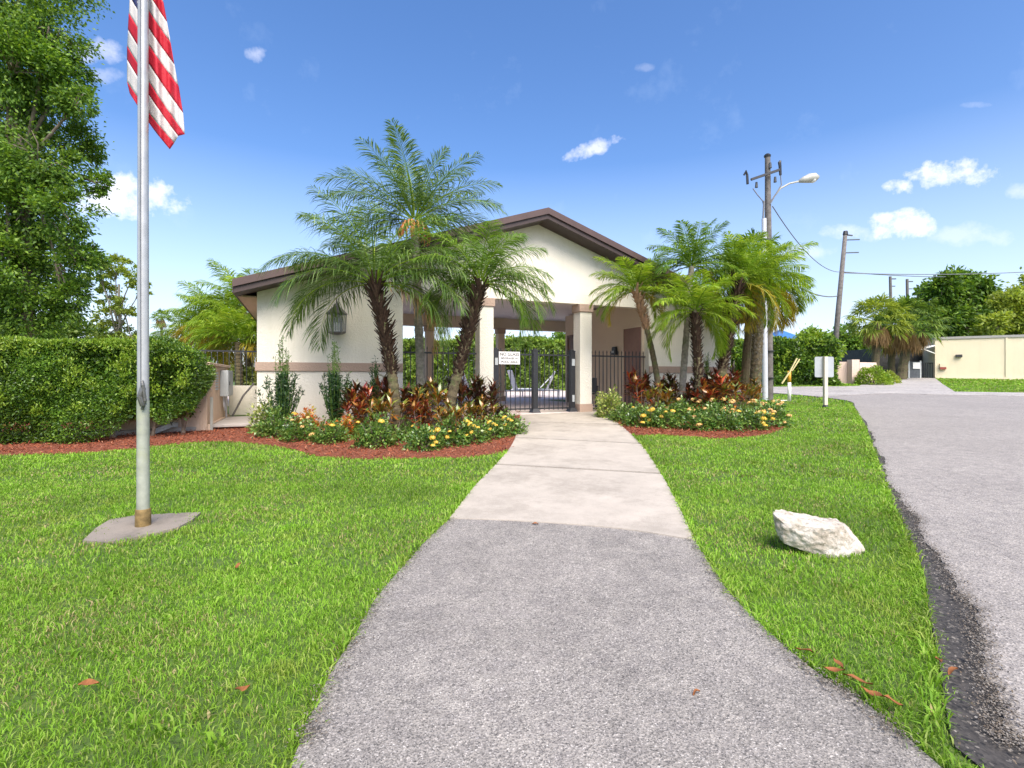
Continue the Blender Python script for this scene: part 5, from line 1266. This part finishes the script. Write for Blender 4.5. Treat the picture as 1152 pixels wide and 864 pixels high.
# pink walls
wa, wb = P(937, 27.5, 425), P(962, 27.2, 425); o_ = Vector((wa.x, wa.y, .9))
t = thing('pink_wall', 'pale pink garden wall with a square pillar across the street', 'wall', o_)
quadwall('wall', t, wa, wb, .6, EYE+18/F*27.3, .2, 'stucco_pink', o_)
pa, pb_ = P(958.5, 26.9, 425), P(967, 26.9, 425); quadwall('pillar', t, pa, pb_, .6, EYE+20.5/F*26.9, .4, 'stucco_pink', o_)
wa, wb = P(967.3, 28.3, 425), P(986, 29.0, 425); o_ = Vector((wa.x, wa.y, .9)); w2 = quadwall('pink_wall_end', None, Vector((0, 0, 0)), wb-wa, -.3, EYE-.9+17.5/F*28.3, .2, 'stucco_pink', None); w2.location = o_
w2.name = 'pink_wall'; tagit(w2, 'low pale pink wall section behind the round clipped shrub', 'wall')
def round_shrub(px, Y, rx, rz, label, mat, n, L, name='round_shrub', zb=None):
    x_ = (px-CX)/F*Y; z_ = gz(x_, Y) if zb is None else zb; t = thing(name, label, 'shrub', (x_, Y, z_))
    d = rdir(n); d[:, 2] = np.abs(d[:, 2]); lum = 1+.08*np.sin(d[:, :1]*9)+.06*np.sin(d[:, 1:2]*11)
    p_ = d*lum*rng.uniform(.8, 1, n)[:, None]*np.array([rx, rx*.8, rz])
    p_[:, 2] = np.maximum(p_[:, 2], .05)
    leaves('foliage', p_, d+rdir(n)*.9, rdir(n)+[0, 0, .6], rng.uniform(.7, 1.2, n)*L, rng.uniform(.7, 1.2, n)*L*.5, mat, t)
    s = MB(); 
    for i in range(7):
        a = i*.9; s.tube([(0, 0, -.05), (math.cos(a)*rx*.6, math.sin(a)*rx*.5, rz*.75)], [.03, .01], 5)
    s.build('stem', 'bark_grey', t)
round_shrub(982, 26.2, .82, .92, 'round clipped green shrub in front of the pink wall', 'hedge_new', 3500, .11)
round_shrub(999, 27.8, .55, .62, 'small yellowing shrub right of the round clipped one', 'tree_leaf_olive', 1500, .11)
# blue roofed house
b_ = P(886, 48, 425); o_ = Vector((b_.x, b_.y, 1.2)); t = thing('blue_roof_house', 'white house with a blue hipped roof showing above the street hedge', 'house', o_)
s_ = 48/F
m = MB(); m.box(-13*s_, 17*s_, 0, 4, -.3, EYE-1.2+42*s_); m.build('wall', 'canopy_white', t)
m = MB(); ze = EYE-1.2+43*s_; za = EYE-1.2+56*s_
m.add([(-16*s_, -.4, ze), (20*s_, -.4, ze), (20*s_, 4.4, ze), (-16*s_, 4.4, ze), (2*s_, 1.6, za), (4*s_, 2.4, za), (-16*s_, -.4, ze-.1), (20*s_, -.4, ze-.1), (20*s_, 4.4, ze-.1), (-16*s_, 4.4, ze-.1)],
      [(0, 1, 5, 4), (1, 2, 5), (2, 3, 4, 5), (3, 0, 4), (6, 7, 1, 0), (7, 8, 2, 1), (8, 9, 3, 2), (9, 6, 0, 3), (9, 8, 7, 6)]); m.build('roof', 'blue_roof', t)
for dx in (-8*s_, 4*s_):
    m = MB(); m.box(dx, dx+.7, -.02, -.001, EYE-1.2+20*s_, EYE-1.2+34*s_); wn = m.build('window', 'dark_shade', t)
    m = MB(); m.box(dx-.06, dx+.76, -.05, -.022, EYE-1.2+18.5*s_, EYE-1.2+20*s_); m.build('sill', 'white_paint', wn)
# far grey-roofed house behind the driveway trees
b_ = P(975, 52, 425); t = thing('far_house', 'low house glimpsed between the trees left of the cabbage palms', 'house', (b_.x, b_.y, 1.2))
m = MB(); m.box(-3, 3, 0, 4, -.2, 2.6); m.build('wall', 'stucco_cream', t)
m = MB(); m.add([(-3.5, -.5, 2.6), (3.5, -.5, 2.6), (3.5, 4.5, 2.6), (-3.5, 4.5, 2.6), (-3.5, 2, 3.5), (3.5, 2, 3.5)], [(0, 1, 5, 4), (2, 3, 4, 5), (0, 4, 3), (1, 2, 5), (3, 2, 1, 0)]); m.build('roof', 'grey_box', t)

# left side small things under the hedge
t = MB(); a_ = G(172, 489); t.bar(Vector((0, 0, .05)), P(192, a_.y+.2, 478)-a_, .09); t.bar(P(192, a_.y+.2, 478)-a_, P(199, a_.y+.3, 478)-a_, .09)
o = t.build('fallen_pipe', 'grey_box', None, bevel=.01); o.location = a_; tagit(o, 'grey square pipe lying bent under the hedge right of the flagpole', 'pipe')
a_ = G(238, 484); m = MB(); m.box(-.02, .02, -.02, .02, -.02, .62); o = m.build('hedge_post', 'lamp_grey', None, bevel=.004); o.location = a_; tagit(o, 'thin grey post at the right end of the hedge', 'post')
m = MB(); c0 = G(60, 494); c1 = G(236, 483.5); m.bar(Vector((0, 0, .03)), c1-c0+Vector((0, 0, .03)), .12, .10); o = m.build('curb_edging', 'paver_concrete', None, bevel=.01); o.location = c0; tagit(o, 'long concrete edging strip on the mulch under the hedge', 'edging')

# remove the source flower balls
for s_o in (fb_y, fb_p): bpy.data.objects.remove(s_o)

# ------------------------------------------------------------------ world, sun, camera
SUN_EL, SUN_AZ = R(52), R(160)     # azimuth measured from +Y towards +X
w = bpy.data.worlds.new('World'); sc.world = w; w.use_nodes = True; nt = w.node_tree
bg = nt.nodes['Background']; sky = nt.nodes.new('ShaderNodeTexSky'); sky.sky_type = 'NISHITA'; sky.sun_disc = False
sky.sun_elevation = SUN_EL; sky.sun_rotation = SUN_AZ; sky.air_density = 1.0; sky.dust_density = 1.6; sky.ozone_density = 1.0; sky.altitude = 0
geo = nt.nodes.new('ShaderNodeTexCoord'); sepv = nt.nodes.new('ShaderNodeSeparateXYZ'); nt.links.new(geo.outputs['Generated'], sepv.inputs[0])
def M(op, a, b=None, c=None, clamp=False):
    n = nt.nodes.new('ShaderNodeMath'); n.operation = op; n.use_clamp = clamp
    for i, v in enumerate((a, b, c)):
        if v is None: continue
        if isinstance(v, (int, float)): n.inputs[i].default_value = v
        else: nt.links.new(v, n.inputs[i])
    return n.outputs[0]
X, Y_, Z_ = sepv.outputs
yy = M('MAXIMUM', Y_, 0.02); cu = M('DIVIDE', X, yy); cv = M('DIVIDE', Z_, yy)
nz = N(nt, 'ShaderNodeTexNoise', Scale=9.0, Detail=7.0, Roughness=0.62); nt.links.new(geo.outputs['Generated'], nz.inputs['Vector'])
nz2 = N(nt, 'ShaderNodeTexNoise', Scale=26.0, Detail=6.0, Roughness=0.65); nt.links.new(geo.outputs['Generated'], nz2.inputs['Vector'])
clouds = [(1075, 197, 50, 17, .95), (1010, 211, 20, 9, .9), (1015, 254, 40, 17, .95), (665, 168, 36, 10, .6), (140, 222, 62, 24, .9), (290, 60, 13, 9, .35), (105, 58, 44, 14, .4), (118, 85, 26, 9, .25), (955, 262, 34, 10, .35), (905, 282, 40, 10, .3), (1090, 265, 50, 14, .25), (722, 76, 12, 5, .12), (1096, 118, 18, 4, .16), (1150, 215, 20, 10, .3)]
tot = None
for (px, py, rx, ry, st_) in clouds:
    cx_, cy_ = (px-CX)/F, (HY-py)/F
    dx = M('DIVIDE', M('SUBTRACT', cu, cx_), rx/F); dy = M('DIVIDE', M('SUBTRACT', cv, cy_), ry/F)
    if px == 665: dy = M('SUBTRACT', dy, M('MULTIPLY', dx, 1.3))
    d2 = M('ADD', M('MULTIPLY', dx, dx), M('MULTIPLY', dy, dy))
    f_ = M('SUBTRACT', 1.0, d2); f_ = M('ADD', f_, M('MULTIPLY', M('SUBTRACT', nz2.outputs['Fac'], .5), 5.0)); f_ = M('ADD', f_, M('MULTIPLY', M('SUBTRACT', nz.outputs['Fac'], .5), 2.0))
    f_ = M('MULTIPLY', f_, .75, clamp=True); env = M('SUBTRACT', 2.2, d2, clamp=True); f_ = M('MULTIPLY', M('MULTIPLY', f_, env), st_)
    tot = f_ if tot is None else M('MAXIMUM', tot, f_)
front = M('GREATER_THAN', Y_, .05); tot = M('MULTIPLY', tot, front)
# thin milky veil low in the sky and a few streaks all round
veil = M('MULTIPLY', M('SUBTRACT', 1.0, M('MULTIPLY', M('ABSOLUTE', Z_), 2.6), clamp=True), .62)
wis = M('MULTIPLY', M('SUBTRACT', nz.outputs['Fac'], .60, clamp=True), .5)
hs = nt.nodes.new('ShaderNodeHueSaturation'); hs.inputs['Saturation'].default_value = 1.30; hs.inputs['Value'].default_value = 1.15; tint = nt.nodes.new('ShaderNodeMix'); tint.data_type = 'RGBA'; tint.blend_type = 'MULTIPLY'; tint.inputs[0].default_value = 1.0; tint.inputs[7].default_value = (1.05, .985, 1.03, 1); nt.links.new(sky.outputs[0], tint.inputs[6]); nt.links.new(tint.outputs[2], hs.inputs['Color'])
mx1 = nt.nodes.new('ShaderNodeMix'); mx1.data_type = 'RGBA'; nt.links.new(M('ADD', veil, wis, clamp=True), mx1.inputs[0]); nt.links.new(hs.outputs[0], mx1.inputs[6]); mx1.inputs[7].default_value = (5.1, 5.9, 7.2, 1)
mx2 = nt.nodes.new('ShaderNodeMix'); mx2.data_type = 'RGBA'; nt.links.new(tot, mx2.inputs[0]); nt.links.new(mx1.outputs[2], mx2.inputs[6]); mx2.inputs[7].default_value = (6.6, 6.5, 7.0, 1)
nt.links.new(mx2.outputs[2], bg.inputs['Color']); bg.inputs['Strength'].default_value = 0.115

sun = bpy.data.lights.new('sun', 'SUN'); sun.energy = 3.3; sun.angle = R(44); sun.color = (1, .945, .845)
so = bpy.data.objects.new('sun', sun); COL.objects.link(so)
dirv = Vector((math.sin(-SUN_AZ)*math.cos(SUN_EL)*-1, math.cos(SUN_AZ)*math.cos(SUN_EL), math.sin(SUN_EL)))
dirv = Vector((math.sin(SUN_AZ)*math.cos(SUN_EL), math.cos(SUN_AZ)*math.cos(SUN_EL), math.sin(SUN_EL)))
so.rotation_euler = dirv.to_track_quat('Z', 'Y').to_euler()
cam = bpy.data.cameras.new('camera'); cam.sensor_width = 36; cam.lens = F/1152*36; cam.shift_y = (432-HY)/1152*-1; cam.clip_end = 3000; cam.clip_start = .05
co_ = bpy.data.objects.new('camera', cam); COL.objects.link(co_); co_.location = (0, 0, EYE); co_.rotation_euler = (math.pi/2, 0, 0); sc.camera = co_
sc.view_settings.view_transform = 'Standard'; sc.view_settings.look = 'None'; sc.view_settings.exposure = 0.92; sc.view_settings.gamma = 1
sc.render.resolution_x = 1024; sc.render.resolution_y = 768
sc.cycles.max_bounces = 8; sc.cycles.diffuse_bounces = 5; sc.cycles.transparent_max_bounces = 8; sc.cycles.use_denoising = True
